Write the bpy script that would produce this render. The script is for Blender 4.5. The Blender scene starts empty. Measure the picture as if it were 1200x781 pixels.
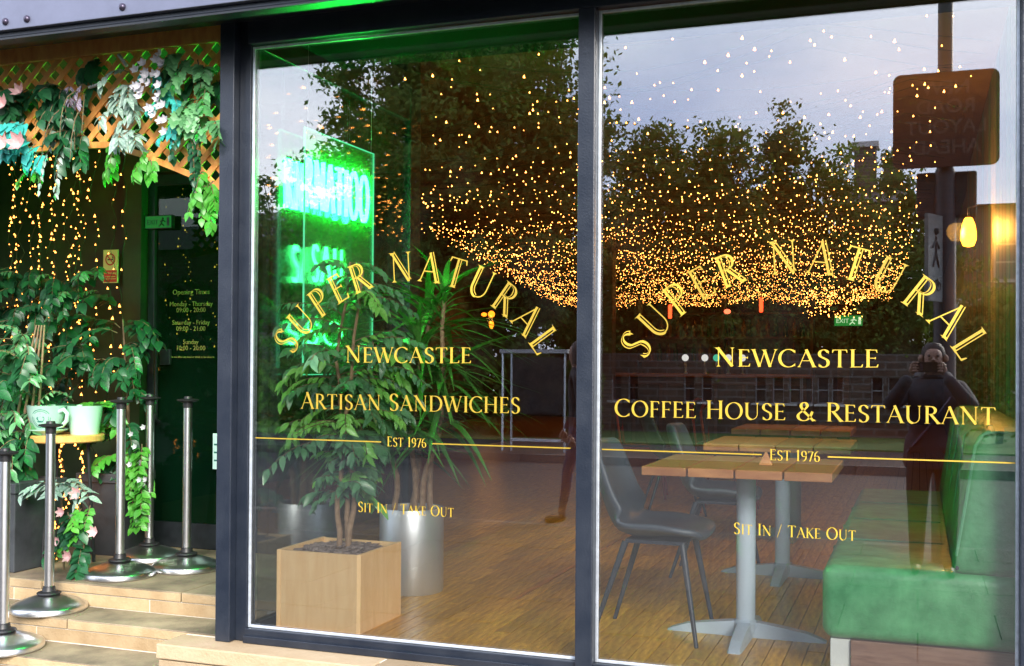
import bpy, bmesh, math, random
import numpy as np
from mathutils import Vector, Matrix, Euler
sc = bpy.context.scene
COL = sc.collection
R = math.radians
random.seed(7)
rng = np.random.default_rng(7)

# ------------------------------------------------------------------ camera
H0 = 1.19
cd = bpy.data.cameras.new('camera'); cam = bpy.data.objects.new('camera', cd); COL.objects.link(cam)
a_, p_, r_ = .3488989, .0091831, .0065537
f_ = Vector((-math.sin(a_)*math.cos(p_), math.cos(a_)*math.cos(p_), math.sin(p_)))
rt_ = Vector((math.cos(a_), math.sin(a_), 0)); up_ = rt_.cross(f_)
RR = math.cos(r_)*rt_ + math.sin(r_)*up_; UU = -math.sin(r_)*rt_ + math.cos(r_)*up_
M_ = Matrix((RR, UU, -f_)).transposed().to_4x4(); M_.translation = Vector((0, -4.3, H0))
cam.matrix_world = M_
cd.sensor_width = 36; cd.lens = 36*1311.56/1200; cd.shift_y = 24.1/1200
cd.clip_start = .005; cd.clip_end = 400
sc.camera = cam

# ------------------------------------------------------------------ sky, sun, exposure
SUN_EL, SUN_AZ = R(26), R(148)
w = bpy.data.worlds.new('World'); sc.world = w; w.use_nodes = True
nt = w.node_tree; nt.nodes.clear()
def N(t, typ, **k):
    n = t.nodes.new(typ)
    for a, v in k.items(): setattr(n, a, v)
    return n
wo = N(nt, 'ShaderNodeOutputWorld')
sky = N(nt, 'ShaderNodeTexSky', sky_type='NISHITA', sun_disc=False)
sky.sun_elevation = SUN_EL; sky.sun_rotation = SUN_AZ
b1 = N(nt, 'ShaderNodeBackground'); b1.inputs[1].default_value = .1
nt.links.new(sky.outputs[0], b1.inputs[0])
b2 = N(nt, 'ShaderNodeBackground'); b2.inputs[1].default_value = 1.0
tc = N(nt, 'ShaderNodeTexCoord'); mp = N(nt, 'ShaderNodeMapping'); mp.inputs['Scale'].default_value = (1, 1, 2.6)
nz = N(nt, 'ShaderNodeTexNoise'); nz.inputs['Scale'].default_value = 1.9; nz.inputs['Detail'].default_value = 5; nz.inputs['Roughness'].default_value = .5
cr = N(nt, 'ShaderNodeValToRGB'); e = cr.color_ramp.elements
e[0].position = .35; e[0].color = (.42, .51, .80, 1); e[1].position = .66; e[1].color = (1.04, 1.06, 1.17, 1)
nt.links.new(tc.outputs['Generated'], mp.inputs[0]); nt.links.new(mp.outputs[0], nz.inputs[0])
nt.links.new(nz.outputs[0], cr.inputs[0]); nt.links.new(cr.outputs[0], b2.inputs[0])
mx = N(nt, 'ShaderNodeMixShader'); mx.inputs[0].default_value = .78
nt.links.new(b1.outputs[0], mx.inputs[1]); nt.links.new(b2.outputs[0], mx.inputs[2]); nt.links.new(mx.outputs[0], wo.inputs[0])
sl = bpy.data.lights.new('sun', 'SUN'); sl.energy = 2.3; sl.angle = R(24); sl.color = (1, .93, .84)
so = bpy.data.objects.new('sun', sl); COL.objects.link(so)
sd = Vector((math.sin(SUN_AZ)*math.cos(SUN_EL), math.cos(SUN_AZ)*math.cos(SUN_EL), math.sin(SUN_EL)))
so.rotation_euler = (-sd).to_track_quat('-Z', 'Y').to_euler()
sc.view_settings.view_transform = 'Standard'; sc.view_settings.look = 'None'
sc.view_settings.exposure = 1.75; sc.view_settings.gamma = 1
sc.render.engine = 'CYCLES'
cy = sc.cycles
cy.use_denoising = True; cy.max_bounces = 10; cy.transparent_max_bounces = 24; cy.glossy_bounces = 5; cy.diffuse_bounces = 3
cy.transmission_bounces = 4; cy.sample_clamp_indirect = 4; cy.use_light_tree = True
cy.caustics_reflective = False; cy.caustics_refractive = False

# ------------------------------------------------------------------ materials
def mat(name, col, rough=.6, metal=0, noise=0, scale=20, bump=0, bscale=None, emit=None, estr=0, spec=None, col2=None, trans=0, coat=0, stretch=None, sss=None):
    m = bpy.data.materials.new(name); m.use_nodes = True; t = m.node_tree
    p = t.nodes['Principled BSDF']
    p.inputs['Base Color'].default_value = (*col, 1); p.inputs['Roughness'].default_value = rough
    p.inputs['Metallic'].default_value = metal
    if spec is not None: p.inputs['Specular IOR Level'].default_value = spec
    if coat: p.inputs['Coat Weight'].default_value = coat; p.inputs['Coat Roughness'].default_value = .12
    if emit: p.inputs['Emission Color'].default_value = (*emit, 1); p.inputs['Emission Strength'].default_value = estr
    if noise or col2 or bump:
        tc = N(t, 'ShaderNodeTexCoord'); src = tc.outputs['Object']
        if stretch:
            mp = N(t, 'ShaderNodeMapping'); mp.inputs['Scale'].default_value = stretch
            t.links.new(src, mp.inputs[0]); src = mp.outputs[0]
        nz = N(t, 'ShaderNodeTexNoise'); nz.inputs['Scale'].default_value = scale; nz.inputs['Detail'].default_value = 6; nz.inputs['Roughness'].default_value = .62
        t.links.new(src, nz.inputs[0])
        if noise or col2:
            c2 = col2 or tuple(min(1, c*(1+noise)) for c in col); c1 = col if col2 else tuple(c*(1-noise) for c in col)
            cr = N(t, 'ShaderNodeValToRGB'); cr.color_ramp.elements[0].position = .33; cr.color_ramp.elements[1].position = .68
            cr.color_ramp.elements[0].color = (*c1, 1); cr.color_ramp.elements[1].color = (*c2, 1)
            t.links.new(nz.outputs[0], cr.inputs[0])
            oi = N(t, 'ShaderNodeObjectInfo'); hs = N(t, 'ShaderNodeHueSaturation')
            mr = N(t, 'ShaderNodeMapRange'); mr.inputs[3].default_value = .78; mr.inputs[4].default_value = 1.22
            t.links.new(oi.outputs['Random'], mr.inputs[0]); t.links.new(mr.outputs[0], hs.inputs['Value'])
            t.links.new(cr.outputs[0], hs.inputs['Color']); t.links.new(hs.outputs[0], p.inputs['Base Color'])
        if bump:
            n2 = nz
            if bscale:
                n2 = N(t, 'ShaderNodeTexNoise'); n2.inputs['Scale'].default_value = bscale; n2.inputs['Detail'].default_value = 5; t.links.new(src, n2.inputs[0])
            b = N(t, 'ShaderNodeBump'); b.inputs['Strength'].default_value = bump; b.inputs['Distance'].default_value = .01
            t.links.new(n2.outputs[0], b.inputs['Height']); t.links.new(b.outputs[0], p.inputs['Normal'])
    if trans:
        # leaf-like light passing through
        pass
    return m
def leafmat(name, c1, c2, rough=.38, scale=9, trans=.25):
    m = mat(name, c1, rough, col2=c2, scale=scale)
    t = m.node_tree; p = t.nodes['Principled BSDF']; out = [n for n in t.nodes if n.type == 'OUTPUT_MATERIAL'][0]
    tl = N(t, 'ShaderNodeBsdfTranslucent'); mx = N(t, 'ShaderNodeMixShader'); mx.inputs[0].default_value = trans
    hs = [n for n in t.nodes if n.type == 'HUE_SAT'][0]
    t.links.new(hs.outputs[0], tl.inputs[0]); t.links.new(p.outputs[0], mx.inputs[1]); t.links.new(tl.outputs[0], mx.inputs[2]); t.links.new(mx.outputs[0], out.inputs[0])
    return m
def glassmat(name, refl, tint=(1, 1, 1), rough=0.0, edge=.5, dirt=0, glow_col=None, glow_fac=0):
    m = bpy.data.materials.new(name); m.use_nodes = True; t = m.node_tree; t.nodes.clear()
    out = N(t, 'ShaderNodeOutputMaterial'); tr = N(t, 'ShaderNodeBsdfTransparent'); tr.inputs[0].default_value = (*tint, 1)
    gl = N(t, 'ShaderNodeBsdfGlossy'); gl.inputs['Roughness'].default_value = rough
    lw = N(t, 'ShaderNodeFresnel'); lw.inputs[0].default_value = 1.5
    ma = N(t, 'ShaderNodeMath', operation='MULTIPLY_ADD'); ma.inputs[1].default_value = edge; ma.inputs[2].default_value = refl; ma.use_clamp = True
    mx = N(t, 'ShaderNodeMixShader')
    t.links.new(lw.outputs[0], ma.inputs[0]); t.links.new(ma.outputs[0], mx.inputs[0]); t.links.new(tr.outputs[0], mx.inputs[1]); t.links.new(gl.outputs[0], mx.inputs[2])
    last = mx
    if glow_col:      # green glow of the sheet, coloured in as a diffuse and translucent layer
        d1_ = N(t, 'ShaderNodeBsdfDiffuse'); d1_.inputs[0].default_value = (*glow_col, 1); d2_ = N(t, 'ShaderNodeBsdfTranslucent'); d2_.inputs[0].default_value = (*glow_col, 1)
        m0 = N(t, 'ShaderNodeMixShader'); t.links.new(d1_.outputs[0], m0.inputs[1]); t.links.new(d2_.outputs[0], m0.inputs[2])
        m3 = N(t, 'ShaderNodeMixShader'); m3.inputs[0].default_value = glow_fac; t.links.new(mx.outputs[0], m3.inputs[1]); t.links.new(m0.outputs[0], m3.inputs[2]); last = m3
    if dirt:
        nz = N(t, 'ShaderNodeTexNoise'); nz.inputs['Scale'].default_value = 3; nz.inputs['Detail'].default_value = 8
        cr = N(t, 'ShaderNodeMapRange'); cr.inputs[1].default_value = .5; cr.inputs[2].default_value = .8; cr.inputs[4].default_value = dirt
        df = N(t, 'ShaderNodeBsdfDiffuse'); df.inputs[0].default_value = (.6, .6, .6, 1); m2 = N(t, 'ShaderNodeMixShader')
        tc = N(t, 'ShaderNodeTexCoord'); t.links.new(tc.outputs['Object'], nz.inputs[0])
        t.links.new(nz.outputs[0], cr.inputs[0]); t.links.new(cr.outputs[0], m2.inputs[0]); t.links.new(mx.outputs[0], m2.inputs[1]); t.links.new(df.outputs[0], m2.inputs[2]); last = m2
    t.links.new(last.outputs[0], out.inputs[0]); return m
def emat(name, col, s, sampled=True):
    m = mat(name, (0, 0, 0), .5, emit=col, estr=s)
    if not sampled: m.cycles.emission_sampling = 'NONE'
    return m
def stonemat(name, c1, c2, bw=.9, bh=.3, mortar=(.12, .11, .10), scale=1, bump=.4):
    m = bpy.data.materials.new(name); m.use_nodes = True; t = m.node_tree; p = t.nodes['Principled BSDF']
    tc = N(t, 'ShaderNodeTexCoord'); mp = N(t, 'ShaderNodeMapping'); mp.inputs['Rotation'].default_value = (R(90), 0, 0)
    br = N(t, 'ShaderNodeTexBrick'); br.inputs['Scale'].default_value = scale; br.inputs['Brick Width'].default_value = bw; br.inputs['Row Height'].default_value = bh
    br.inputs['Mortar Size'].default_value = .02; br.inputs['Color1'].default_value = (*c1, 1); br.inputs['Color2'].default_value = (*c2, 1); br.inputs['Mortar'].default_value = (*mortar, 1)
    t.links.new(tc.outputs['Object'], mp.inputs[0]); t.links.new(mp.outputs[0], br.inputs[0]); t.links.new(br.outputs[0], p.inputs['Base Color'])
    p.inputs['Roughness'].default_value = .9
    return m

MT = dict(
 frame=mat('frame_paint', (.010, .015, .026), .34, col2=(.022, .028, .040), scale=7, bump=.12, bscale=120),
 bead=mat('glazing_bead', (.62, .68, .74), .35, metal=.5, noise=.15, scale=30),
 fascia=mat('fascia_metal', (.115, .125, .175), .42, metal=.3, noise=.08, scale=6, bump=.05, bscale=60),
 bolt=mat('bolt_steel', (.06, .05, .08), .3, metal=.6),
 dark=mat('dark_paint', (.015, .018, .022), .35, noise=.3, scale=20),
 gold=mat('gold_leaf', (.50, .345, .035), .42, metal=.15, noise=.08, scale=60),
 glass=glassmat('window_glass', .16, (.97, .985, .98), dirt=.006),
 sideglass=glassmat('side_glass', .09, (.93, .97, .96), dirt=.01),
 doorglass=glassmat('tinted_door_glass', .03, (.40, .66, .50), glow_col=(.006, .045, .022), glow_fac=.36, edge=.25),  # green diffuse share lightens the pane in place of light behind it
 shelterglass=glassmat('shelter_glass', .0, (.35, .38, .38)),
 acrylic=glassmat('acrylic', .02, (.85, 1, .9), glow_col=(.25, 1, .30), glow_fac=.15),  # green diffuse share paints the neon glow across the sheet
 stone=mat('sandstone', (.34, .235, .12), .8, col2=(.47, .35, .20), scale=7, bump=.35, bscale=90),
 sill=mat('pale_sandstone', (.40, .29, .165), .8, col2=(.49, .38, .24), scale=5, bump=.3, bscale=80),
 tread=mat('worn_sandstone', (.11, .088, .06), .75, col2=(.37, .29, .185), scale=3.5, bump=.3, bscale=80),
 grout=mat('pale_grout', (.72, .66, .55), .9, noise=.1),
 plank=mat('oak_plank', (.36, .165, .012), .28, col2=(.82, .45, .05), scale=9, stretch=(6, .8, 1), bump=.08, bscale=30, spec=.35),
 gap=mat('plank_gap', (.035, .018, .008), .7),
 ceil=mat('ceiling_paint', (.13, .075, .035), .8, noise=.2, scale=2),
 wall=mat('interior_wall', (.10, .065, .045), .7, noise=.35, scale=2.5),
 rwall=mat('side_wall_panel', (.15, .12, .09), .5, noise=.4, scale=3, stretch=(8, 8, .4)),
 teal=mat('teal_panel', (.03, .13, .11), .45, noise=.3, scale=5),
 recess=mat('entrance_wall', (.022, .040, .014), .55, noise=.5, scale=3),
 lattice=mat('trellis_wood', (.66, .25, .055), .55, col2=(.85, .42, .11), scale=8, stretch=(3, 3, 1), bump=.15, bscale=40),
 boxwood=mat('birch_veneer', (.80, .50, .22), .45, col2=(.88, .60, .30), scale=10, stretch=(4, 4, .5), coat=.2, bump=.06, bscale=60),
 mulch=mat('bark_mulch', (.10, .07, .055), .9, col2=(.30, .24, .21), scale=40),
 steel=mat('brushed_steel', (.80, .82, .85), .38, metal=.72, noise=.05, scale=4, stretch=(60, 60, .4), bump=.03),
 chrome=mat('stanchion_steel', (.72, .72, .72), .30, metal=1, noise=.06, scale=20),
 rubber=mat('black_plastic', (.015, .015, .017), .45),
 planter=mat('slate_planter', (.035, .04, .045), .6, noise=.35, scale=8, bump=.2),
 bark=mat('bark', (.22, .13, .07), .8, col2=(.40, .26, .15), scale=25, bump=.5),
 twig=mat('twig', (.14, .10, .05), .8, noise=.3),
 leaf=leafmat('ficus_leaf', (.06, .20, .08), (.16, .38, .17), rough=.3),
 leaf_young=leafmat('young_leaf', (.13, .42, .06), (.26, .60, .12), rough=.3),
 strap=leafmat('strap_leaf', (.05, .21, .035), (.15, .38, .07), scale=5),
 ivy=leafmat('ivy_leaf', (.008, .060, .024), (.03, .16, .055)),
 tealleaf=leafmat('teal_leaf', (.03, .42, .38), (.10, .62, .55), scale=14),
 greyleaf=leafmat('silver_stripe_leaf', (.07, .20, .13), (.45, .56, .49), scale=45, trans=.1),
 purpleleaf=leafmat('purple_stripe_leaf', (.10, .06, .13), (.55, .50, .60), scale=60, trans=.1),
 monstera=leafmat('monstera_leaf', (.05, .24, .07), (.20, .44, .20), scale=16),
 bright=leafmat('lime_leaf', (.05, .30, .03), (.14, .46, .06), scale=10),
 petal=leafmat('pink_petal', (.55, .27, .27), (.78, .55, .54), scale=20, trans=.2),
 white=leafmat('white_petal', (.48, .48, .52), (.72, .71, .74), scale=30, trans=.15),
 mint=mat('mint_glaze', (.42, .66, .56), .25, noise=.04, scale=3, coat=.5),
 logo=mat('logo_green', (.02, .16, .13), .5),
 tabletop=mat('table_oak', (.40, .15, .045), .5, col2=(.62, .28, .09), scale=7, stretch=(.8, 5, 3), bump=.15, bscale=40),
 bracket=mat('greyblue_paint', (.40, .47, .55), .35, noise=.06, scale=5),
 chair=mat('grey_shell', (.055, .066, .085), .45, noise=.2, scale=4, bump=.1, bscale=150),
 chairleg=mat('chair_leg', (.035, .04, .055), .35, noise=.2),
 leather=mat('green_leather', (.028, .20, .065), .40, col2=(.10, .38, .155), scale=9, bump=.18, bscale=70, coat=.1),
 seam=mat('leather_piping', (.10, .36, .17), .45, noise=.1),
 walnut=mat('walnut_plinth', (.13, .06, .04), .5, col2=(.22, .12, .08), scale=8, stretch=(1, 6, 8)),
 red=mat('red_metal', (.40, .035, .02), .4, noise=.2),
 asphalt=mat('asphalt', (.026, .027, .030), .85, noise=.35, scale=3, bump=.3, bscale=60),
 paving=mat('paving_slab', (.018, .018, .017), .85, col2=(.040, .038, .034), scale=2.5, bump=.2, bscale=40),
 kerb=mat('kerb_granite', (.085, .08, .075), .8, noise=.2, scale=12),
 grass=mat('grass', (.05, .11, .025), .9, col2=(.10, .20, .04), scale=5),
 paintw=mat('road_paint', (.62, .62, .58), .7, noise=.15, scale=12),
 painty=mat('yellow_road_paint', (.60, .42, .05), .7, noise=.2, scale=12),
 crown=leafmat('tree_leaf', (.046, .092, .012), (.12, .185, .028), scale=1.2, rough=.9, trans=.35),
 trunk=mat('tree_bark', (.05, .04, .03), .9, noise=.4, scale=8),
 sandstone_wall=stonemat('old_stone', (.10, .075, .055), (.15, .115, .085)),
 darkstone=stonemat('dark_stone', (.050, .036, .026), (.080, .058, .042), bw=.45, bh=.16),
 slate=mat('roof_slate', (.05, .05, .06), .6, noise=.3, scale=4),
 trim=mat('stone_band', (.50, .48, .47), .7, noise=.1),
 wframe=mat('painted_sash', (.30, .31, .32), .5),
 wpane=mat('far_window_glass', (.02, .025, .03), .08, spec=.8),
 post=mat('street_post', (.035, .033, .035), .5, noise=.3),
 sign=mat('road_sign_red', (.09, .025, .016), .55, noise=.2, scale=5),
 signtext=mat('road_sign_letters', (.175, .09, .065), .6),
 signwhite=mat('sign_white', (.55, .56, .54), .5, noise=.08),
 signblack=mat('sign_black', (.03, .03, .03), .5),
 signred=mat('sign_print_red', (.60, .04, .03), .5), signyel=mat('sign_print_yellow', (.75, .62, .28), .5),
 skin=mat('skin', (.33, .18, .125), .5, noise=.1), hair=mat('hair', (.03, .02, .015), .6, noise=.3, scale=60),
 jacket=mat('navy_jacket', (.018, .022, .035), .8, noise=.3), jeans=mat('blue_jeans', (.04, .07, .14), .85, noise=.3), trousers=mat('black_trousers', (.015, .016, .02), .85, noise=.3),
 shoe=mat('brown_shoe', (.04, .02, .014), .5), shirt=mat('grey_top', (.02, .02, .022), .85, noise=.2),
 phone=mat('phone_body', (.01, .01, .012), .2), bottle=mat('bottle_glass', (.05, .09, .03), .08, noise=.6), bottle2=mat('amber_bottle', (.25, .09, .02), .08, noise=.4),
 wire=mat('wire', (.02, .03, .015), .6),
 bulb=emat('fairy_bulb', (1, .32, .055), 7.5), bulb2=emat('fairy_bulb_near', (1, .30, .05), 3),
 neon=emat('neon_green', (.012, 1, .09), 85), neon2=emat('neon_green_dim', (.06, 1, .25), 6),
 lamp=emat('lamp_glow', (1, .29, .012), 6), lampfar=emat('lamp_glow_far', (1, .20, .010), 1.6), redlamp=emat('red_filament', (1, .05, .012), 2.0),
 exitglow=emat('exit_glow', (.06, .75, .12), .12), exitdim=emat('exit_glow_dim', (.02, .45, .06), .10), exitwhite=emat('exit_symbol', (.75, 1, .6), .35),
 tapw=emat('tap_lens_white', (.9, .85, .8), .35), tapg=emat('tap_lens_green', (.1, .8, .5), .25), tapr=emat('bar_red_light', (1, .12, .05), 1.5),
)
# edge glow of an edge-lit acrylic sheet
MT['edge'] = emat('acrylic_edge', (.12, 1, .45), .35)

# ------------------------------------------------------------------ mesh helpers
class MB:
    def __init__(s): s.v = []; s.f = []
    def box(s, x0, x1, y0, y1, z0, z1):
        o = len(s.v); s.v += [(x, y, z) for x in (x0, x1) for y in (y0, y1) for z in (z0, z1)]
        s.f += [tuple(o+i for i in q) for q in ((0, 1, 3, 2), (4, 6, 7, 5), (0, 4, 5, 1), (2, 3, 7, 6), (0, 2, 6, 4), (1, 5, 7, 3))]; return s
    def hexa(s, pts):
        o = len(s.v); s.v += [tuple(p) for p in pts]
        s.f += [tuple(o+i for i in q) for q in ((0, 3, 2, 1), (4, 5, 6, 7), (0, 1, 5, 4), (1, 2, 6, 5), (2, 3, 7, 6), (3, 0, 4, 7))]; return s
    def tube(s, path, rad, n=8, cap=True):
        path = [Vector(p) for p in path]; m = len(path)
        if not hasattr(rad, '__len__'): rad = [rad]*m
        o = len(s.v); prev = None
        for i, p in enumerate(path):
            t = (path[min(i+1, m-1)]-path[max(i-1, 0)]).normalized()
            if prev is None:
                u = t.cross(Vector((0, 0, 1)) if abs(t.z) < .9 else Vector((1, 0, 0))).normalized()
            else:
                u = (prev - t*prev.dot(t)).normalized()
            prev = u; v = t.cross(u)
            for k in range(n):
                a = 2*math.pi*k/n; s.v.append(tuple(p + (u*math.cos(a)+v*math.sin(a))*rad[i]))
        for i in range(m-1):
            for k in range(n):
                a = o+i*n+k; b = o+i*n+(k+1) % n; s.f.append((a, b, b+n, a+n))
        if cap:
            s.f.append(tuple(o+k for k in reversed(range(n)))); s.f.append(tuple(o+(m-1)*n+k for k in range(n)))
        return s
    def lathe(s, prof, c=(0, 0, 0), n=32, closed=False):
        o = len(s.v); m = len(prof)
        for (r, z) in prof:
            for k in range(n):
                a = 2*math.pi*k/n; s.v.append((c[0]+r*math.cos(a), c[1]+r*math.sin(a), c[2]+z))
        for i in range(m-1):
            for k in range(n):
                a = o+i*n+k; b = o+i*n+(k+1) % n; s.f.append((a, b, b+n, a+n))
        if not closed:
            s.f.append(tuple(o+k for k in reversed(range(n)))); s.f.append(tuple(o+(m-1)*n+k for k in range(n)))
        return s
    def prism(s, poly, axis, a0, a1):
        """poly: 2-D points; axis 'x','y','z' extruded from a0 to a1"""
        o = len(s.v); n = len(poly)
        def P(p, a): return {'x': (a, p[0], p[1]), 'y': (p[0], a, p[1]), 'z': (p[0], p[1], a)}[axis]
        s.v += [P(p, a0) for p in poly] + [P(p, a1) for p in poly]
        s.f.append(tuple(o+i for i in range(n))); s.f.append(tuple(o+n+i for i in reversed(range(n))))
        for i in range(n): j = (i+1) % n; s.f.append((o+j, o+i, o+n+i, o+n+j))
        return s
    def sphere(s, c, r, n=10, m=7, sz=1):
        return s.lathe([(r*math.sin(math.pi*i/m)+1e-5, -r*sz*math.cos(math.pi*i/m)) for i in range(m+1)], c, n)
    def mesh(s, name, m, smooth=False, fix=True):
        me = bpy.data.meshes.new(name); me.from_pydata(s.v, [], s.f)
        for mm in (m if isinstance(m, list) else [m]): me.materials.append(mm)
        if fix:
            bm = bmesh.new(); bm.from_mesh(me); bmesh.ops.recalc_face_normals(bm, faces=bm.faces); bm.to_mesh(me); bm.free()
        if smooth:
            me.polygons.foreach_set('use_smooth', [True]*len(me.polygons))
            try: me.set_sharp_from_angle(angle=R(40))
            except Exception: pass
        me.update(); return me
    def build(s, name, m, parent=None, bevel=0, smooth=False, **k):
        return link(name, s.mesh(name, m, smooth), parent, bevel, **k)
def link(name, me, parent=None, bevel=0, label=None, cat=None, group=None, kind=None, loc=None, mw=None):
    o = bpy.data.objects.new(name, me); COL.objects.link(o)
    if parent: o.parent = parent
    if loc: o.location = loc
    if mw is not None: o.matrix_local = mw
    if bevel:
        b = o.modifiers.new('bevel', 'BEVEL'); b.width = bevel; b.segments = 2; b.limit_method = 'ANGLE'; b.angle_limit = R(40)
    tag(o, label, cat, group, kind); return o
def tag(o, label=None, cat=None, group=None, kind=None):
    if label: o['label'] = label
    if cat: o['category'] = cat
    if group: o['group'] = group
    if kind: o['kind'] = kind
    return o
def empty(name, loc, label, cat, group=None, rz=0):
    o = bpy.data.objects.new(name, None); COL.objects.link(o); o.location = loc; o.rotation_euler.z = rz; o.empty_display_size = .1
    return tag(o, label, cat, group)
KIDS = {}
def copy_tree(o, parent=None):
    c = o.copy(); COL.objects.link(c)
    if parent: c.parent = parent
    for ch in [q for q in o.children]: copy_tree(ch, c)
    return c
def S(name, mb, m, bevel=0, **k): return mb.build(name, m, None, bevel, kind='structure', **k)
def text_mesh(txt, size, m, align='CENTER', bold=0, depth=.0008):
    cu = bpy.data.curves.new('t', 'FONT'); cu.body = txt; cu.size = size; cu.align_x = align; cu.extrude = depth; cu.offset = bold; cu.resolution_u = 3; cu.space_line = 1.0
    o = bpy.data.objects.new('t', cu); COL.objects.link(o)
    dg = bpy.context.evaluated_depsgraph_get(); me = bpy.data.meshes.new_from_object(o.evaluated_get(dg))
    bpy.data.objects.remove(o); bpy.data.curves.remove(cu); me.materials.clear(); me.materials.append(m); return me
FACE_CAM = Matrix.Rotation(R(90), 4, 'X')          # text standing up, readable from -Y
FACE_WALL = Matrix.Rotation(R(180), 4, 'Z') @ FACE_CAM  # readable from +Y

# ------------------------------------------------------------------ ground, road, pavement
PAV = -.37
S('ground', MB().box(-90, 90, -120, 40, -3.3, -2.9), MT['grass'])
S('road', MB().box(-45, 45, -13.9, -6.1, -2.5, PAV-.12), MT['asphalt'])
pv = S('pavement', MB().box(-45, 45, -6.0, -.12, -2.5, PAV-.006), MT['asphalt'])
cnt = 0
slab_me = {}
for iy in range(8):
    for ix in range(-9, 10):
        L_ = .9; W_ = .68
        x0 = ix*L_ + (.45 if iy % 2 else 0); y0 = -.62-iy*W_
        key = 'slab'
        if key not in slab_me: slab_me[key] = MB().box(0, L_-.006, -(W_-.006), 0, 0, .03).mesh('paving_slab', MT['paving'])
        link('paving_slab', slab_me[key], pv, loc=(x0, y0, PAV-.026+random.uniform(0, .004)))
MBk = MB()
for i in range(-24, 10): MBk.box(i*.92, i*.92+.905, -6.1, -5.98, -2.4, PAV+.005)
S('kerb', MBk, MT['kerb'])
fk = MB()
for i in range(-36, 14): fk.box(i*.92, i*.92+.905, -14.02, -13.9, -2.4, PAV+.01)
S('far_kerb', fk, MT['kerb'])
S('far_pavement', MB().box(-45, 45, -17.2, -14.02, -2.5, PAV), MT['paving'])
S('lawn', MB().box(-45, 45, -34, -17.2, -2.5, PAV+.03), MT['grass'])
lm = MB()
for x in range(-30, 14, 4): lm.box(x, x+2, -10.05, -9.95, PAV-.13, PAV-.115)
S('yellow_line', MB().box(-40, 20, -6.42, -6.34, PAV-.13, PAV-.114).box(-40, 20, -6.6, -6.52, PAV-.13, PAV-.114), MT['painty'])

# ------------------------------------------------------------------ steps and sill
st = empty('entrance_steps', (-4.2, .3, 0), None, None); tag(st, kind='structure')
XA, XB = -5.6, -2.86
S('landing_base', MB().box(-6.2, XB, .58, 1.72, -.5, -.05), MT['grout'])
def step(yn, zt, yb, w0):
    # slabs on top and riser stones below, both with recessed joints
    x = XA - w0
    while x < XB-.02:
        x1 = min(x+.92, XB)
        MB().box(x+.004, x1-.004, yn, yb-.004, zt-.052, zt).build('slab', [MT['tread']], st, bevel=.004)._ = None if False else None
        x = x1
def stepslabs(yn, zt, yb, off, rise):
    x = -5.7 + off
    while x < XB-.02:
        x1 = min(x+.90, XB)
        c = .0015*random.uniform(-1, 1)
        o = MB().box(x+.003, x1-.003, yn, yb-.004, zt-.05, zt+c).build('slab', MT['tread'], None, bevel=.003); o.parent = st; o.location = (4.2, -.3, 0)
        o = MB().box(x+.003, x1-.003, yn-.0015, yn+.03, zt-.048, zt-.006).build('nosing_stone', MT['stone'], None, bevel=.002); o.parent = st; o.location = (4.2, -.3, 0)
        o = MB().box(x-.2+.003, x1-.2-.003, yn+.006, yn+.05, zt-rise, zt-.055).build('riser_stone', MT['stone'], None, bevel=.002); o.parent = st; o.location = (4.2, -.3, 0)
        x = x1
stepslabs(.55, 0, 1.13, .33, .118)
stepslabs(1.13, 0, 1.72, -.1, .05)
stepslabs(.27, -.118, .55, .75, .118)
stepslabs(-.02, -.236, .27, .53, .128)
o = MB().box(-5.75, XB+.002, -.0115, 1.7, -.49, -.24).box(-5.75, XB+.002, .2785, 1.7, -.24, -.124).box(-5.75, XB+.002, .5585, 1.7, -.124, -.052).build('grout_core', MT['grout'], None); o.parent = st; o.location = (4.2, -.3, 0)
# plinth under the windows
pl = tag(empty('window_plinth', (-1.3, -.1, -.3), None, None), kind='structure')
for i, (x0, x1) in enumerate([(-3.159, -2.1), (-2.1, -.9), (-.9, .3), (.3, 1.4)]):
    o = MB().box(x0+.003, x1-.003, -.19, .0, -.118, -.052).build('sill_stone', MT['sill'], pl, bevel=.006); o.location = (1.3, .1, .3)
for i, (x0, x1) in enumerate([(-3.15, -2.62), (-2.62, -1.72), (-1.72, -.8), (-.8, .1), (.1, 1.2)]):
    o = MB().box(x0+.003, x1-.003, -.182, -.01, -.37, -.124).build('plinth_stone', MT['sill'], pl, bevel=.004); o.location = (1.3, .1, .3)
S('foundation', MB().box(-3.14, 1.4, -.10, .02, -.5, -.055), MT['grout'])

# ------------------------------------------------------------------ glyphs: Roman capitals from pen strokes
def arc(cx, cy, rx, ry, a0, a1, n=14):
    return [(cx+rx*math.cos(R(a0+(a1-a0)*i/n)), cy+ry*math.sin(R(a0+(a1-a0)*i/n))) for i in range(n+1)]
K, T, V_ = 'k', 't', 'v'
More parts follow.
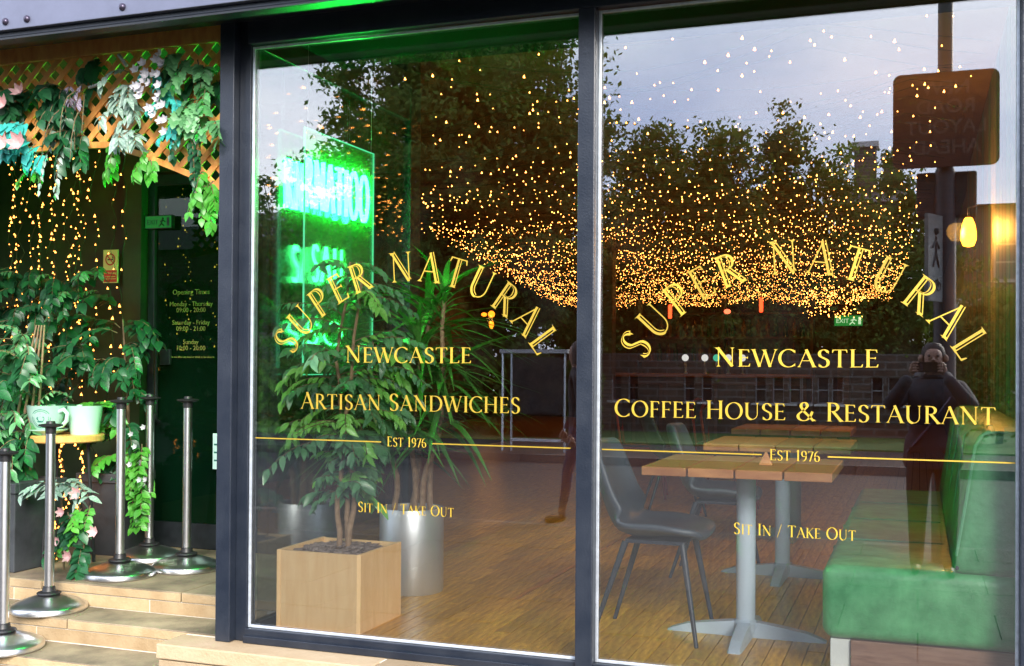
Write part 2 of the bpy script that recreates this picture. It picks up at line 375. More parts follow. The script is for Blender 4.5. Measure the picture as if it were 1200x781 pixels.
# stroke: (points, weight, serif at start, serif at end)  h = foot, v = arm end
GL = {
 'A': (.76, [([(.06, 0), (.38, 1)], T, 'h', ''), ([(.36, 1.0), (.70, 0)], K, '', 'h'), ([(.19, .36), (.57, .36)], T, '', '')]),
 'C': (.74, [(arc(.42, .5, .38, .5, 48, 312, 22), V_, 's', 's')]),
 'D': (.80, [([(.14, 0), (.14, 1)], K, 'h', 'h'), ([(.10, .98), (.34, .98)]+arc(.34, .5, .40, .48, 90, -90, 18)+[(.10, .02)], V_, '', '')]),
 'E': (.58, [([(.14, 0), (.14, 1)], K, 'h', 'h'), ([(.14, .97), (.50, .97)], T, '', 'v'), ([(.14, .52), (.44, .52)], T, '', 'v'), ([(.14, .03), (.54, .03)], T, '', 'v')]),
 'F': (.54, [([(.14, 0), (.14, 1)], K, 'h', 'h'), ([(.14, .97), (.50, .97)], T, '', 'v'), ([(.14, .50), (.43, .50)], T, '', 'v')]),
 'H': (.82, [([(.14, 0), (.14, 1)], K, 'h', 'h'), ([(.68, 0), (.68, 1)], K, 'h', 'h'), ([(.14, .52), (.68, .52)], T, '', '')]),
 'I': (.32, [([(.16, 0), (.16, 1)], K, 'h', 'h')]),
 'K': (.70, [([(.14, 0), (.14, 1)], K, 'h', 'h'), ([(.60, 1), (.16, .46)], T, 'h', ''), ([(.26, .58), (.64, 0)], K, '', 'h')]),
 'L': (.56, [([(.14, 0), (.14, 1)], K, 'h', 'h'), ([(.14, .03), (.54, .03)], T, '', 'v')]),
 'N': (.84, [([(.14, 0), (.14, .96)], T, 'h', ''), ([(.10, 1), (.70, .02)], K, 'h', ''), ([(.70, 0), (.70, 1)], T, '', 'h')]),
 'O': (.88, [(arc(.44, .5, .38, .5, 90, 450, 30), V_, '', '')]),
 'P': (.62, [([(.14, 0), (.14, 1)], K, 'h', 'h'), ([(.10, .97), (.32, .97)]+arc(.32, .73, .22, .24, 90, -90, 12)+[(.14, .49)], V_, '', '')]),
 'R': (.70, [([(.14, 0), (.14, 1)], K, 'h', 'h'), ([(.10, .97), (.30, .97)]+arc(.30, .75, .21, .22, 90, -90, 12)+[(.14, .53)], V_, '', ''), ([(.30, .53), (.66, 0)], K, '', 'h')]),
 'S': (.54, [([(.45, .84)]+arc(.27, .76, .18, .22, 35, 235, 12)+arc(.26, .25, .20, .25, 45, -145, 12), V_, 's', 's')]),
 'T': (.66, [([(.33, 0), (.33, .98)], K, 'h', ''), ([(.03, .97), (.63, .97)], T, 'v', 'v')]),
 'U': (.80, [([(.14, 1), (.14, .36)]+arc(.39, .34, .25, .33, 180, 270, 8), K, 'h', ''), (arc(.39, .34, .27, .33, 270, 360, 8)+[(.66, 1)], T, '', 'h')]),
 'W': (1.08, [([(.05, 1), (.32, 0)], K, 'h', ''), ([(.32, 0), (.54, .92)], T, '', ''), ([(.52, .98), (.78, 0)], K, 'h', ''), ([(.78, 0), (1.02, 1)], T, '', 'h')]),
 '&': (.86, [([(.72, .50), (.62, .20)]+arc(.34, .24, .25, .24, -15, -220, 12)+[(.40, .62)]+arc(.36, .80, .14, .18, -10, 200, 10)+[(.34, .52), (.78, .0)], V_, '', 'h')]),
 '/': (.42, [([(.04, -.08), (.38, 1.05)], T, '', '')]),
 '1': (.36, [([(.19, 0), (.19, 1)], K, 'h', ''), ([(.06, .86), (.19, .99)], T, '', '')]),
 '6': (.56, [(arc(.42, .55, .34, .45, 95, 200, 8)+arc(.28, .28, .20, .28, 180, 520, 18), V_, '', '')]),
 '7': (.52, [([(.05, .96), (.48, .96), (.20, 0)], V_, 'v', '')]),
 '9': (.56, [(arc(.14, .45, .34, .45, -85, 20, 8)+arc(.28, .72, .20, .28, 0, 340, 18), V_, '', '')]),
 ' ': (.36, []), '-': (.4, [([(.05, .4), (.35, .4)], T, '', '')]),
}
THK, THN = .125, .036
def glyph_polys(ch, inline=False, thk=THK, thn=THN):
    out = []
    for pts, wt, s0, s1 in GL[ch][1]:
        n = len(pts); P = [Vector(p) for p in pts]; W = []; Nn = []
        for i in range(n):
            t = (P[min(i+1, n-1)]-P[max(i-1, 0)]); t = t.normalized() if t.length > 1e-6 else Vector((1, 0))
            Nn.append(Vector((-t.y, t.x)))
            if wt == 'k':
                W.append(thk*(1 if abs(t.y) > .3 else .35+.65*abs(t.y)/.3))
            elif wt == 't': W.append(thn)
            else:
                s = abs(math.sin(math.atan2(t.y, t.x)-R(8))); W.append(thn+(thk*1.05-thn)*s**1.6)
        def rib(a, b):
            out.append([tuple(P[i]+Nn[i]*(a*W[i])) for i in range(n)] + [tuple(P[i]+Nn[i]*(b*W[i])) for i in reversed(range(n))])
        sg = 1
        if inline and (wt != 't'):
            if wt == 'k' and P[-1].y > P[0].y: sg = -1
            if wt == 'v': sg = -1
            rib(-.60*sg, .16*sg); rib(.62*sg, .92*sg)
        else: rib(-.5, .5)
        for end, sf in ((0, s0), (n-1, s1)):
            p = P[end]; w_ = W[end]*(1.25 if inline else 1)
            if sf == 'h':
                d = 1 if p.y < .5 else -1; e = w_/2+.075
                out.append([(p.x-e, p.y), (p.x-e*.4-.01, p.y+d*.028), (p.x-w_/2, p.y+d*.075), (p.x+w_/2, p.y+d*.075), (p.x+e*.4+.01, p.y+d*.028), (p.x+e, p.y)])
            elif sf == 'v':
                dirx = 1 if p.x > .33 else -1; dy = -1 if p.y > .6 else (1 if p.y < .3 else 0)
                if dy: out.append([(p.x, p.y-dy*thn*.5), (p.x-dirx*.06, p.y+dy*thn*.3), (p.x-dirx*.005, p.y+dy*.15), (p.x+dirx*.022, p.y+dy*.15)])
                else: out.append([(p.x-.05*dirx, p.y), (p.x+.015*dirx, p.y+.075), (p.x+.015*dirx, p.y-.075)])
            elif sf == 's':
                dy = -1 if p.y > .5 else 1
                dx = 1 if p.x > .3 else -1
                out.append([(p.x-.03*dx, p.y+dy*.0), (p.x+.03*dx, p.y-dy*.09), (p.x+.03*dx, p.y+dy*.10)])
    return out
def add_glyph(mb, ch, fn, inline=False, y0=-.0035, **k):
    """fn maps glyph units to (X,Z)"""
    for j, poly in enumerate(glyph_polys(ch, inline, **k)):
        y = y0 - j*.00025; n = len(poly); o = len(mb.v)
        for (a, b) in poly: X, Z = fn(a, b); mb.v.append((X, y, Z))
        if n > 8 or (n % 2 == 0 and n >= 4 and n != 6):
            h = n//2
            for i in range(h-1): mb.f.append((o+i, o+i+1, o+n-2-i, o+n-1-i))
        else: mb.f.append(tuple(o+i for i in range(n)))
def line_width(txt, big=1.0, gap=.07):
    s = 0; st_ = True
    for c in txt:
        s += (GL[c][0]+gap)*(big if st_ and c != ' ' else 1); st_ = (c == ' ')
    return s-gap
def letter_line(txt, x0, x1, z0, cap, parent, big=1.10, **k):
    mb = MB(); sx = (x1-x0)/line_width(txt, big); x = x0; st_ = True
    for c in txt:
        m_ = big if st_ and c != ' ' else 1
        add_glyph(mb, c, lambda a, b, x=x, m_=m_: (x+a*sx*m_, z0+b*cap*m_), **k)
        x += (GL[c][0]+.07)*sx*m_; st_ = (c == ' ')
    me = mb.mesh('lettering', MT['gold'], fix=False); return link('lettering', me, parent)
def letter_arc(txt, cx, cz, rad, span, cap, parent):
    tot = sum(GL[c][0]+.20 if c != ' ' else .55 for c in txt)-.20
    u = 0
    for c in txt:
        wd = GL[c][0] if c != ' ' else .35
        if c != ' ':
            mb = MB(); mid = (u+wd/2)/tot; ang = R(90+span-2*span*mid)
            ca, sa = math.cos(ang), math.sin(ang); sx = cap*1.0
            def fn(a, b):
                dx = (a-wd/2)*sx; rr = rad+b*cap
                return (cx+ca*rr+sa*dx, cz+sa*rr-ca*dx)
            add_glyph(mb, c, fn, inline=True, thk=.105, thn=.038)
            link('letter', mb.mesh('letter', MT['gold'], fix=False), parent)
        u += wd+.20

# ------------------------------------------------------------------ shop front
def window(name, x0, x1, label, cx):
    wd = empty(name, (0, 0, 0), label, 'window')
    MB().box(x0, x1, -.001, .007, .012, 2.598).build('pane', MT['glass'], wd)
    b = .012
    for q in ((x0, x0+b, .012, 2.598), (x1-b, x1, .012, 2.598)): MB().box(q[0], q[1], -.012, -.002, q[2], q[3]).build('glazing_bead', MT['bead'], wd, bevel=.002)
    for q in ((x0+b, x1-b, .012, .012+b), (x0+b, x1-b, 2.598-b, 2.598)): MB().box(q[0], q[1], -.0115, -.002, q[2], q[3]).build('glazing_bead', MT['bead'], wd, bevel=.002)
    return wd
wl = window('shop_window', -2.802, -1.272, 'left shop window pane lettered ARTISAN SANDWICHES in gold, green neon behind it', 0)
wr = window('shop_window', -1.202, .331, 'right shop window pane lettered COFFEE HOUSE & RESTAURANT in gold', 0)
letter_arc('SUPER NATURAL', -2.022, .868, .668, 58, .125, wl)
letter_line('NEWCASTLE', -2.329, -1.741, 1.191, .066, wl)
letter_line('ARTISAN SANDWICHES', -2.546, -1.526, .988, .066, wl)
letter_line('EST 1976', -2.126, -1.943, .836, .038, wl, big=1.1)
letter_line('SIT IN / TAKE OUT', -2.262, -1.816, .551, .038, wl, big=1.15)
letter_arc('SUPER NATURAL', -.435, .868, .668, 59.5, .125, wr)
letter_line('NEWCASTLE', -.735, -.138, 1.185, .066, wr)
letter_line('COFFEE HOUSE & RESTAURANT', -1.128, .255, .985, .063, wr)
letter_line('EST 1976', -.528, -.344, .834, .038, wr, big=1.1)
letter_line('SIT IN / TAKE OUT', -.661, -.216, .549, .038, wr, big=1.15)
for p, xs in ((wl, ((-2.775, -2.154), (-1.916, -1.311))), (wr, ((-1.18, -.557), (-.317, .319)))):
    for (a, b) in xs: MB().box(a, b, -.0042, -.0034, .851, .856).build('rule_line', MT['gold'], p)

fr = empty('shopfront_frame', (0, 0, 0), 'dark navy painted frame holding the two shop windows', 'window frame')
MB().box(-2.937, -2.862, -.065, .06, -.05, 2.78).build('post', MT['frame'], fr, bevel=.004)
MB().box(-2.862, -2.803, -.02, .05, -.05, 2.78).build('post_rebate', MT['frame'], fr, bevel=.003)
MB().box(-1.272, -1.202, -.06, .05, .0, 2.6).build('mullion', MT['frame'], fr, bevel=.004)
MB().box(.331, .52, -.055, .05, -.05, 2.6).build('post', MT['frame'], fr, bevel=.004)
MB().box(-2.803, .5, -.035, .05, -.05, .011).build('bottom_rail', MT['frame'], fr, bevel=.003)
MB().box(-2.803, .5, -.05, -.036, -.05, -.018).build('bottom_rail_lip', MT['frame'], fr, bevel=.003)
MB().box(-2.803, .52, -.05, .05, 2.601, 2.80).build('head_rail', MT['frame'], fr, bevel=.003)
# canopy
cn = empty('canopy', (0, 0, 0), 'pale lavender metal fascia with a dark beam over the shopfront', 'canopy')
for (x0, x1) in ((-6.5, -5.2), (-5.2, -3.97), (-3.97, -1.4), (-1.4, 1.1), (1.1, 3.0)):
    MB().box(x0+.002, x1-.002, -.43, -.40, 2.652, 3.8).build('fascia_sheet', MT['fascia'], cn, bevel=.003)
for x in (-4.5, -3.80, -3.68, -3.17, -2.67, -1.5, -.9, -.2):
    o = MB().lathe([(.016, 0), (.016, .006), (.010, .013), (.002, .015)], n=14).build('bolt', MT['bolt'], cn, smooth=True); o.matrix_local = Matrix.Translation((x, -.43, 2.688)) @ Matrix.Rotation(R(90), 4, 'X')
MB().box(-6.5, 3, -.40, -.30, 2.630, 3.0).build('beam', MT['frame'], cn, bevel=.004)
MB().box(-6.5, 3, -.30, -.05, 2.70, 2.9).build('soffit', MT['dark'], cn)
MB().box(-6.5, 3, -.402, -.392, 2.620, 2.629).build('beam_trim', MT['dark'], cn)
# upper wall, side walls (closed box around the shop)
S('upper_wall', MB().box(-9.3, 3, -.04, .3, 2.805, 6.5).box(.525, 3, -.04, .3, -.4, 2.80).box(-9.3, -6.2, -.04, .3, -.5, 2.80), MT['dark'])

# ------------------------------------------------------------------ room shell
S('ceiling', MB().box(-9.3, .9, .3, 20.3, 3.02, 3.2), MT['ceil'])
S('added_black_bulkhead', MB().box(-2.78, .455, .055, .80, 2.70, 3.018), mat('matt_black', (.008, .008, .009), .95, spec=.1, noise=.2))  # added black box hiding the lit ceiling, keeps the pane tops dark
S('back_wall', MB().box(-9.3, .9, 20, 20.3, -.1, 3.02), MT['wall'])
S('right_wall', MB().box(.46, .9, .06, 20, -.1, 3.02), MT['rwall'])
S('left_wall', MB().box(-9.3, -9, 1.9, 20, -.1, 3.02).box(-9.3, -6.2, 1.75, 1.9, -.1, 3.02), MT['wall'])
fl = S('floor', MB().box(-9.3, .9, 1.72, 20, -.15, -.012).box(-2.86, .9, .05, 1.72, -.15, -.012), MT['gap'])
PW, PL = .074, .78
plk = MB().box(0, PW-.0045, 0, PL-.004, -.012, 0).mesh('plank', MT['plank'])
far = MB(); n = 0
for i in range(0, 88):
    x = .455-PW*(i+1); ystart = .052 if x > -2.80 else 1.75
    if x < -6: continue
    y = .052-((i*7) % 5)/5*PL
    while y < 12.2:
        ya, yb_ = max(y, ystart), y+PL; y = yb_
        if yb_-ya < .03: continue
        if yb_ < 4.6 and x > -3.3 and n < 299:
            o = link('plank', plk, fl, loc=(x, ya, random.uniform(0, .0012))); o.scale.y = (yb_-ya)/PL; n += 1
        else: far.box(x, x+PW-.0045, ya, yb_-.004, -.012, random.uniform(0, .001))
far.build('plank_field', MT['plank'], fl, kind='stuff')
S('back_floor', MB().box(-9.3, .46, 12.3, 20, -.011, 0), MT['plank'])
MB().box(-1.92, -1.895, 1.0, 3.4, .001, .006).build('floor_trim', mat('brass_trim', (.75, .48, .14), .3, metal=.8), None, label='thin brass trim strip set along the wooden floor boards', cat='floor trim', bevel=.001)

# slatted panels on the right wall near the window
pn = empty('wall_panelling', (.42, 1, 0), 'vertical teal and brown boards on the right hand wall behind the booth', 'wall panelling')
for i in range(26):
    y = .12+i*.27
    o = MB().box(-.0, .035, 0, .255, .0, 3.0).build('board', MT['teal'] if i % 3 == 0 else MT['rwall'], pn, bevel=.004); o.location = (0, y-1, 0)

# ------------------------------------------------------------------ recessed entrance
S('entrance_wall', MB().box(-6.2, -4.86, 1.72, 1.9, -.05, 3.02).box(-4.86, -4.72, 1.66, 1.9, -.05, 3.02)
  .box(-4.72, -2.86, 1.72, 1.9, 2.42, 3.02).box(-6.2, -6.0, 0.3, 1.72, -.5, 3.02), MT['recess'])
S('entrance_ceiling', MB().box(-6.2, -2.83, .06, 1.72, 2.80, 2.9), MT['recess'])
sg = empty('side_window', (-2.83, .9, 0), 'glazed return window between the entrance recess and the room', 'window')
def sgp(nm, *b, m='frame', bv=.003):
    o = MB().box(*b).build(nm, MT[m], sg, bevel=bv); o.location = (2.83, -.9, 0); return o
sgp('pane', -2.806, -2.800, .065, 1.60, .02, 2.60, m='sideglass', bv=0)
sgp('bottom_rail', -2.835, -2.785, .062, 1.60, -.05, .02); sgp('head_rail', -2.835, -2.785, .062, 1.60, 2.60, 2.79)
sgp('corner_post', -2.91, -2.78, 1.60, 1.74, -.04, 2.79)
def door(x0, x1, label, hx, name='glass_door'):
    d = empty(name, (x0, 1.74, 0), label, 'door')
    def q(nm, *b, m='dark'):
        o = MB().box(*b).build(nm, MT[m], d, bevel=.003); o.location = (-x0, -1.74, 0); return o
    q('stile', x0, x0+.05, 1.72, 1.77, 0, 2.40); q('stile', x1-.05, x1, 1.72, 1.77, 0, 2.40)
    q('bottom_rail', x0+.05, x1-.05, 1.72, 1.77, .0, .16); q('top_rail', x0+.05, x1-.05, 1.72, 1.77, 2.33, 2.40)
    q('pane', x0+.05, x1-.05, 1.74, 1.748, .16, 2.33, m='doorglass')
    o = MB().tube([(hx, 1.70, .8), (hx, 1.67, .82), (hx, 1.67, 1.35), (hx, 1.70, 1.37)], .012, 8).build('handle', MT['dark'], d, smooth=True); o.location = (-x0, -1.74, 0)
    return d
d1 = door(-4.71, -3.80, 'dark glass entrance door with gold opening times lettered on it', -4.60)
d2 = door(-3.79, -2.94, 'dark glass door leaf beside the corner post, seen through the window', -3.70)
times = [('Opening Times', 1.622, .046), ('Monday - Thursday', 1.547, .042), ('09:00 - 20:00', 1.508, .042), ('Saturday - Friday', 1.428, .042), ('09:00 - 21:00', 1.388, .042), ('Sunday', 1.303, .042), ('10:00 - 20:00', 1.264, .042), ('we do not allow any food or drink to be taken in', 1.215, .018)]
MT['dimgold'] = mat('faded_gold_print', (.34, .27, .07), .6)
for s, z, h in times:
    me = text_mesh(s, h, MT['dimgold']); link('lettering', me, d1, mw=Matrix.Translation((-4.385+4.71, -.008, z)) @ FACE_CAM)
# notice on the frame's side
nt_ = empty('paper_notice', (-4.15, 1.69, .515), 'small white paper notice taped low on the entrance door beside the post', 'notice')
MB().box(-.03, .16, -.002, .002, 0, .225).build('sheet', mat('paper', (.62, .85, .82), .7), nt_)
for k, z in enumerate((.15, .10, .05)): MB().box(-.02, .01, -.0035, -.0021, z, z+.010).build('print', MT['logo'], nt_)
# signs in the recess
ns = empty('no_smoking_sign', (-4.945, 1.65, 1.80), 'yellow and red no smoking sign on the dark wall left of the door', 'sign')
MB().box(-.058, .058, -.008, 0, -.10, .115).build('plate', MT['signyel'], ns)
MB().box(-.052, .052, -.0105, -.0085, -.095, -.018).build('red_panel', MT['signred'], ns)
pr_ = MB()
for k in range(24):
    a0, a1 = 2*math.pi*k/24, 2*math.pi*(k+1)/24
    o_ = len(pr_.v); pr_.v += [(.040*math.cos(a0), -.010, .052+.040*math.sin(a0)), (.040*math.cos(a1), -.010, .052+.040*math.sin(a1)), (.031*math.cos(a1), -.010, .052+.031*math.sin(a1)), (.031*math.cos(a0), -.010, .052+.031*math.sin(a0))]; pr_.f.append((o_, o_+1, o_+2, o_+3))
pr_.hexa([(-.027, -.0115, .076), (-.022, -.0115, .081), (.027, -.0115, .029), (.022, -.0115, .024), (-.027, -.0105, .076), (-.022, -.0105, .081), (.027, -.0105, .029), (.022, -.0105, .024)])
pr_.build('prohibition_ring', MT['signred'], ns)
MB().box(-.022, .02, -.0098, -.009, .047, .055).box(.018, .024, -.0098, -.009, .058, .07).build('cigarette', MT['signblack'], ns)
for s, z, h in (('No Smoking', -.043, .020), ('It is against the law to', -.063, .0095), ('smoke in these premises', -.077, .0095)):
    link('lettering', text_mesh(s, h, MT['signyel']), ns, mw=Matrix.Translation((0, -.0112, z)) @ FACE_CAM)
def exit_sign(loc, sx, label, back):
    e_ = empty('exit_sign', loc, label, 'exit sign')
    MB().box(-sx/2, sx/2, 0, .03, 0, sx*.42).build('housing', MT['dark'], e_, bevel=.003)
    MB().box(-sx*.47, sx*.47, -.004, 0, sx*.03, sx*.39).build('light_panel', back, e_)
    h = sx*.42
    m = MB(); bx = sx*.18
    m.sphere((bx, -.006, h*.74), h*.08, 8, 5)
    for (p, q) in (((bx, h*.66), (bx-h*.12, h*.38)), ((bx-h*.12, h*.38), (bx+h*.1, h*.22)), ((bx-h*.12, h*.38), (bx-h*.34, h*.18)), ((bx, h*.62), (bx+h*.22, h*.5)), ((bx, h*.62), (bx-h*.24, h*.52))):
        m.tube([(p[0], -.006, p[1]), (q[0], -.006, q[1])], h*.045, 5)
    m.box(sx*.33, sx*.42, -.007, -.005, h*.2, h*.8)
    m.build('running_figure', MT['exitwhite'] if back is MT['exitglow'] else MT['dark'], e_)
    link('lettering', text_mesh('EXIT', h*.5, MT['exitwhite'] if back is MT['exitglow'] else MT['dark']), e_, mw=Matrix.Translation((-sx*.2, -.0055, h*.32)) @ FACE_CAM)
    return e_
exit_sign((-4.61, 1.69, 2.045), .21, 'dim green emergency exit sign over the entrance door', MT['exitdim'])
exit_sign((-.93, 12.0, 1.74), .40, 'glowing green exit sign hanging far inside the room', MT['exitglow'])
# door lock box
MB().box(-4.60, -4.52, 1.70, 1.72, 1.17, 1.27).build('door_switch', MT['dark'], None, label='small dark switch box on the glass of the entrance door', cat='switch', bevel=.004)

# ------------------------------------------------------------------ trellis arch
tr = empty('trellis', (-3.6, .08, 2.2), 'orange brown wooden lattice arch above the entrance', 'trellis')
archp = [(-5.6, 2.05), (-5.0, 2.16), (-4.4, 2.225), (-3.9, 2.235), (-3.66, 2.225), (-3.48, 2.172), (-3.28, 2.095), (-3.12, 2.03), (-2.985, 1.975)]
def archz(x):
    for (x0, z0), (x1, z1) in zip(archp, archp[1:]):
        if x0 <= x <= x1: return z0+(z1-z0)*(x-x0)/(x1-x0)
    return 2.0
TX0, TX1, TZ1 = -5.6, -2.985, 2.74
def clipslat(c, s, y):
    # slat centre line x = c + s*(z-2.0)... walk along and keep the part inside the arch
    inside = []
    for k in range(161):
        z = 1.9+k*.0055; x = c+s*(z-1.9)
        if TX0+.015 < x < TX1-.015 and archz(x)+.012 < z < TZ1: inside.append((x, z))
    if len(inside) < 6: return
    (x0, z0), (x1, z1) = inside[0], inside[-1]; hw = .021
    pts = [(x0-hw, z0), (x0+hw, z0), (x1+hw, z1), (x1-hw, z1)]
    o = MB().prism(pts, 'y', y-.004, y+.004).build('slat', MT['lattice'], tr, bevel=.001); o.location = (3.6, -.08, -2.2)
k = 0
for i in range(-5, 34):
    c = TX0+i*.098
    clipslat(c, 1, .072); 
for i in range(0, 44):
    c = TX0+i*.098
    clipslat(c, -1, .0815)
o = MB().box(TX0, TX1, .045, .066, 2.66, 2.78).build('top_board', MT['lattice'], tr, bevel=.003); o.location = (3.6, -.08, -2.2)
for (x0, z0), (x1, z1) in zip(archp, archp[1:]):
    o = MB().prism([(x0, z0-.012), (x1, z1-.012), (x1, z1+.018), (x0, z0+.018)], 'y', .066, .088).build('arch_rail', MT['lattice'], tr, bevel=.001); o.location = (3.6, -.08, -2.2)
o = MB().box(TX1-.014, TX1, .066, .088, 1.975, 2.66).build('side_rail', MT['lattice'], tr); o.location = (3.6, -.08, -2.2)
for (x, z, a) in ((-3.74, 2.50, 80), (-3.52, 2.585, -40)):
    o = MB().lathe([(.008, 0), (.008, .075)], n=10).build('cable_clip', MT['signwhite'], tr, smooth=True); o.matrix_local = Matrix.Translation((x+3.6, .03-.08, z-2.2)) @ Matrix.Rotation(R(a), 4, 'Y')

# ------------------------------------------------------------------ leaves
def leaf_mesh(name, m, L=.08, W=.035, fold=.25, droop=.2, seg=4, tip=1.6, notch=0):
    """a folded blade along +Y, up +Z"""
    v = []; f = []
    for i in range(seg+1):
        t = i/seg; w_ = W/2*math.sin(math.pi*min(1, t**.8*.98+.02))**.9 if 0 < t < 1 else (.001 if i else .002)
        if notch and i % 2 == 0 and 0 < i < seg: w_ *= (1-notch)
        z = -droop*L*t*t; y = L*t
        v += [(-w_, y, z+fold*w_), (0, y, z), (w_, y, z+fold*w_)]
    for i in range(seg):
        a = i*3; f += [(a, a+1, a+4, a+3), (a+1, a+2, a+5, a+4)]
    me = bpy.data.meshes.new(name); me.from_pydata(v, [], f); me.materials.append(m)
    me.polygons.foreach_set('use_smooth', [True]*len(f)); return me
LM = dict(
 ficus=leaf_mesh('leaf', MT['leaf'], .066, .027), ficusy=leaf_mesh('leaf', MT['leaf_young'], .060, .024),
 ivy=leaf_mesh('leaf', MT['ivy'], .10, .062, .2, .25), teal=leaf_mesh('leaf', MT['tealleaf'], .095, .070, .25, .2),
 grey=leaf_mesh('leaf', MT['greyleaf'], .085, .038, .3, .3), monst=leaf_mesh('leaf', MT['monstera'], .12, .10, .15, .25, seg=8, notch=.35),
 bright=leaf_mesh('leaf', MT['bright'], .075, .052, .2, .25), small=leaf_mesh('leaf', MT['ivy'], .05, .034), strap=leaf_mesh('leaf', MT['strap'], .5, .046, .35, .9, seg=9),
 purple=leaf_mesh('leaf', MT['purpleleaf'], .09, .028, .3, .2),
 petal=leaf_mesh('petal', MT['petal'], .045, .024, .3, -.3), wpetal=leaf_mesh('petal', MT['white'], .026, .018, .2, -.2),
)
def orient(pos, d, up=Vector((0, 0, 1)), s=1, roll=0):
    d = Vector(d).normalized(); x = d.cross(Vector(up))
    if x.length < 1e-3: x = d.cross(Vector((1, 0, 0)))
    x.normalize(); z = x.cross(d)
    m = Matrix((x, d, z)).transposed().to_4x4() @ Matrix.Rotation(roll, 4, 'Y')
    return Matrix.Translation(Vector(pos)) @ m @ Matrix.Diagonal((s, s, s, 1))
class Plant:
    def __init__(s, name, base, label, cat, limit=260, group=None):
        s.o = empty(name, base, label, cat, group); s.b = Vector(base); s.n = 0; s.limit = limit; s.extra = {}
        s.stem = MB()
    def leaf(s, key, pos, d, sc=1, up=(0, 0, 1), roll=0, part='leaf'):
        mw = orient(Vector(pos)-s.b, d, up, sc, roll)
        if s.n < s.limit:
            link(part, LM[key], s.o, mw=mw); s.n += 1
        else: s.extra.setdefault(key, []).append(mw)
    def flower(s, pos, d, key='petal', n=6, sc=1, open_=.9):
        d = Vector(d).normalized(); u = d.cross(Vector((0, 0, 1))).normalized() if abs(d.z) < .95 else Vector((1, 0, 0)); v = d.cross(u)
        fo = link('flower', None, s.o, mw=Matrix.Translation(Vector(pos)-s.b)); 
        # one mesh for the bloom: petals round a centre
        vs = []; fs = []; src = LM[key]
        for k in range(n):
            a = 2*math.pi*k/n; pd = (u*math.cos(a)+v*math.sin(a))*open_ + d*.45
            mm = orient((0, 0, 0), pd, d, sc); o_ = len(vs)
            vs += [tuple(mm @ q.co) for q in src.vertices]; fs += [tuple(o_+i for i in p.vertices) for p in src.polygons]
        me = bpy.data.meshes.new('flower'); me.from_pydata(vs, [], fs); me.materials.append(src.materials[0])
        bpy.data.objects.remove(fo); link('flower', me, s.o, mw=Matrix.Translation(Vector(pos)-s.b))
    def tube(s, path, r, n=6): s.stem.tube([Vector(p)-s.b for p in path], r, n)
    def done(s, m='twig'):
        if s.stem.v: s.stem.build('stem', MT[m], s.o, smooth=True)
        for key, L_ in s.extra.items():
            src = LM[key]; co = np.array([tuple(v.co) for v in src.vertices]); fa = [tuple(p.vertices) for p in src.polygons]
            vs = []; fs = []
            for mw in L_:
                A = np.array(mw); o_ = len(vs); vs += [tuple(q) for q in (co @ A[:3, :3].T + A[:3, 3])]; fs += [tuple(o_+i for i in f) for f in fa]
            me = bpy.data.meshes.new('foliage'); me.from_pydata(vs, [], fs); me.materials.append(src.materials[0]); me.polygons.foreach_set('use_smooth', [True]*len(fs))
            link('foliage', me, s.o, kind='stuff')
        return s.o
def rv(a=1): return Vector((random.uniform(-a, a), random.uniform(-a, a), random.uniform(-a, a)))
def sprig(P, key, start, d, L, nl, grav=.5, sc=1, r=.0035, spread=.8, hang=0, jit=.12):
    p = Vector(start); d = Vector(d).normalized(); path = [p.copy()]; steps = max(5, nl)
    for i in range(steps):
        d = (d + Vector((0, 0, -grav/steps)) + rv(jit)).normalized(); p = p+d*(L/steps); path.append(p.copy())
        side = d.cross(Vector((0, 0, 1))); side = side.normalized() if side.length > .05 else rv(1).normalized()
        for sg_ in ((1, -1) if nl > steps*0.9 else (random.choice((1, -1)),)):
            ld = (side*sg_*spread + d*.6 + Vector((0, 0, -hang)) + rv(.35)).normalized()
            P.leaf(key, p, ld, sc*random.uniform(.7, 1.15), up=Vector((0, -.6, 1))+rv(.5))
    P.tube(path, [r*(1-.6*i/len(path)) for i in range(len(path))], 5)
    return path

# ------------------------------------------------------------------ ficus in wooden box
bxp = empty('box_planter', (-2.508, .295, 0), 'square pale wooden box planter holding the ficus, by the left window', 'planter')
def qb(nm, *b, m='boxwood', bv=.002):
    o = MB().box(*b).build(nm, MT[m], bxp, bevel=bv); return o
qb('side_panel', -.212, -.192, -.205, .205, .0, .347); qb('side_panel', .192, .212, -.205, .205, .0, .347)
qb('front_panel', -.1915, .1915, -.203, -.185, .0, .345); qb('front_panel', -.1915, .1915, .185, .203, .0, .345)
mu = MB()
for i in range(420):
    x, y = random.uniform(-.185, .185), random.uniform(-.18, .18); a = random.uniform(0, 3.14); l, w_ = random.uniform(.01, .022), random.uniform(.004, .009); z = .318+random.uniform(0, .018)+.02*(1-(x*x+y*y)/.04)
    c, s_ = math.cos(a), math.sin(a); t = random.uniform(-.006, .006)
    q = [(x+c*l-s_*w_, y+s_*l+c*w_, z+t), (x-c*l-s_*w_, y-s_*l+c*w_, z), (x-c*l+s_*w_, y-s_*l-c*w_, z-t), (x+c*l+s_*w_, y+s_*l-c*w_, z)]
    mu.hexa([(a_, b_, c_-.004) for a_, b_, c_ in q]+q)
mu.box(-.19, .19, -.184, .184, .25, .322)
mu.build('mulch', MT['mulch'], bxp, kind='stuff')
F = Plant('ficus_tree', (-2.50, .30, .33), 'bushy green ficus growing from the wooden box behind the left window', 'plant', limit=290)
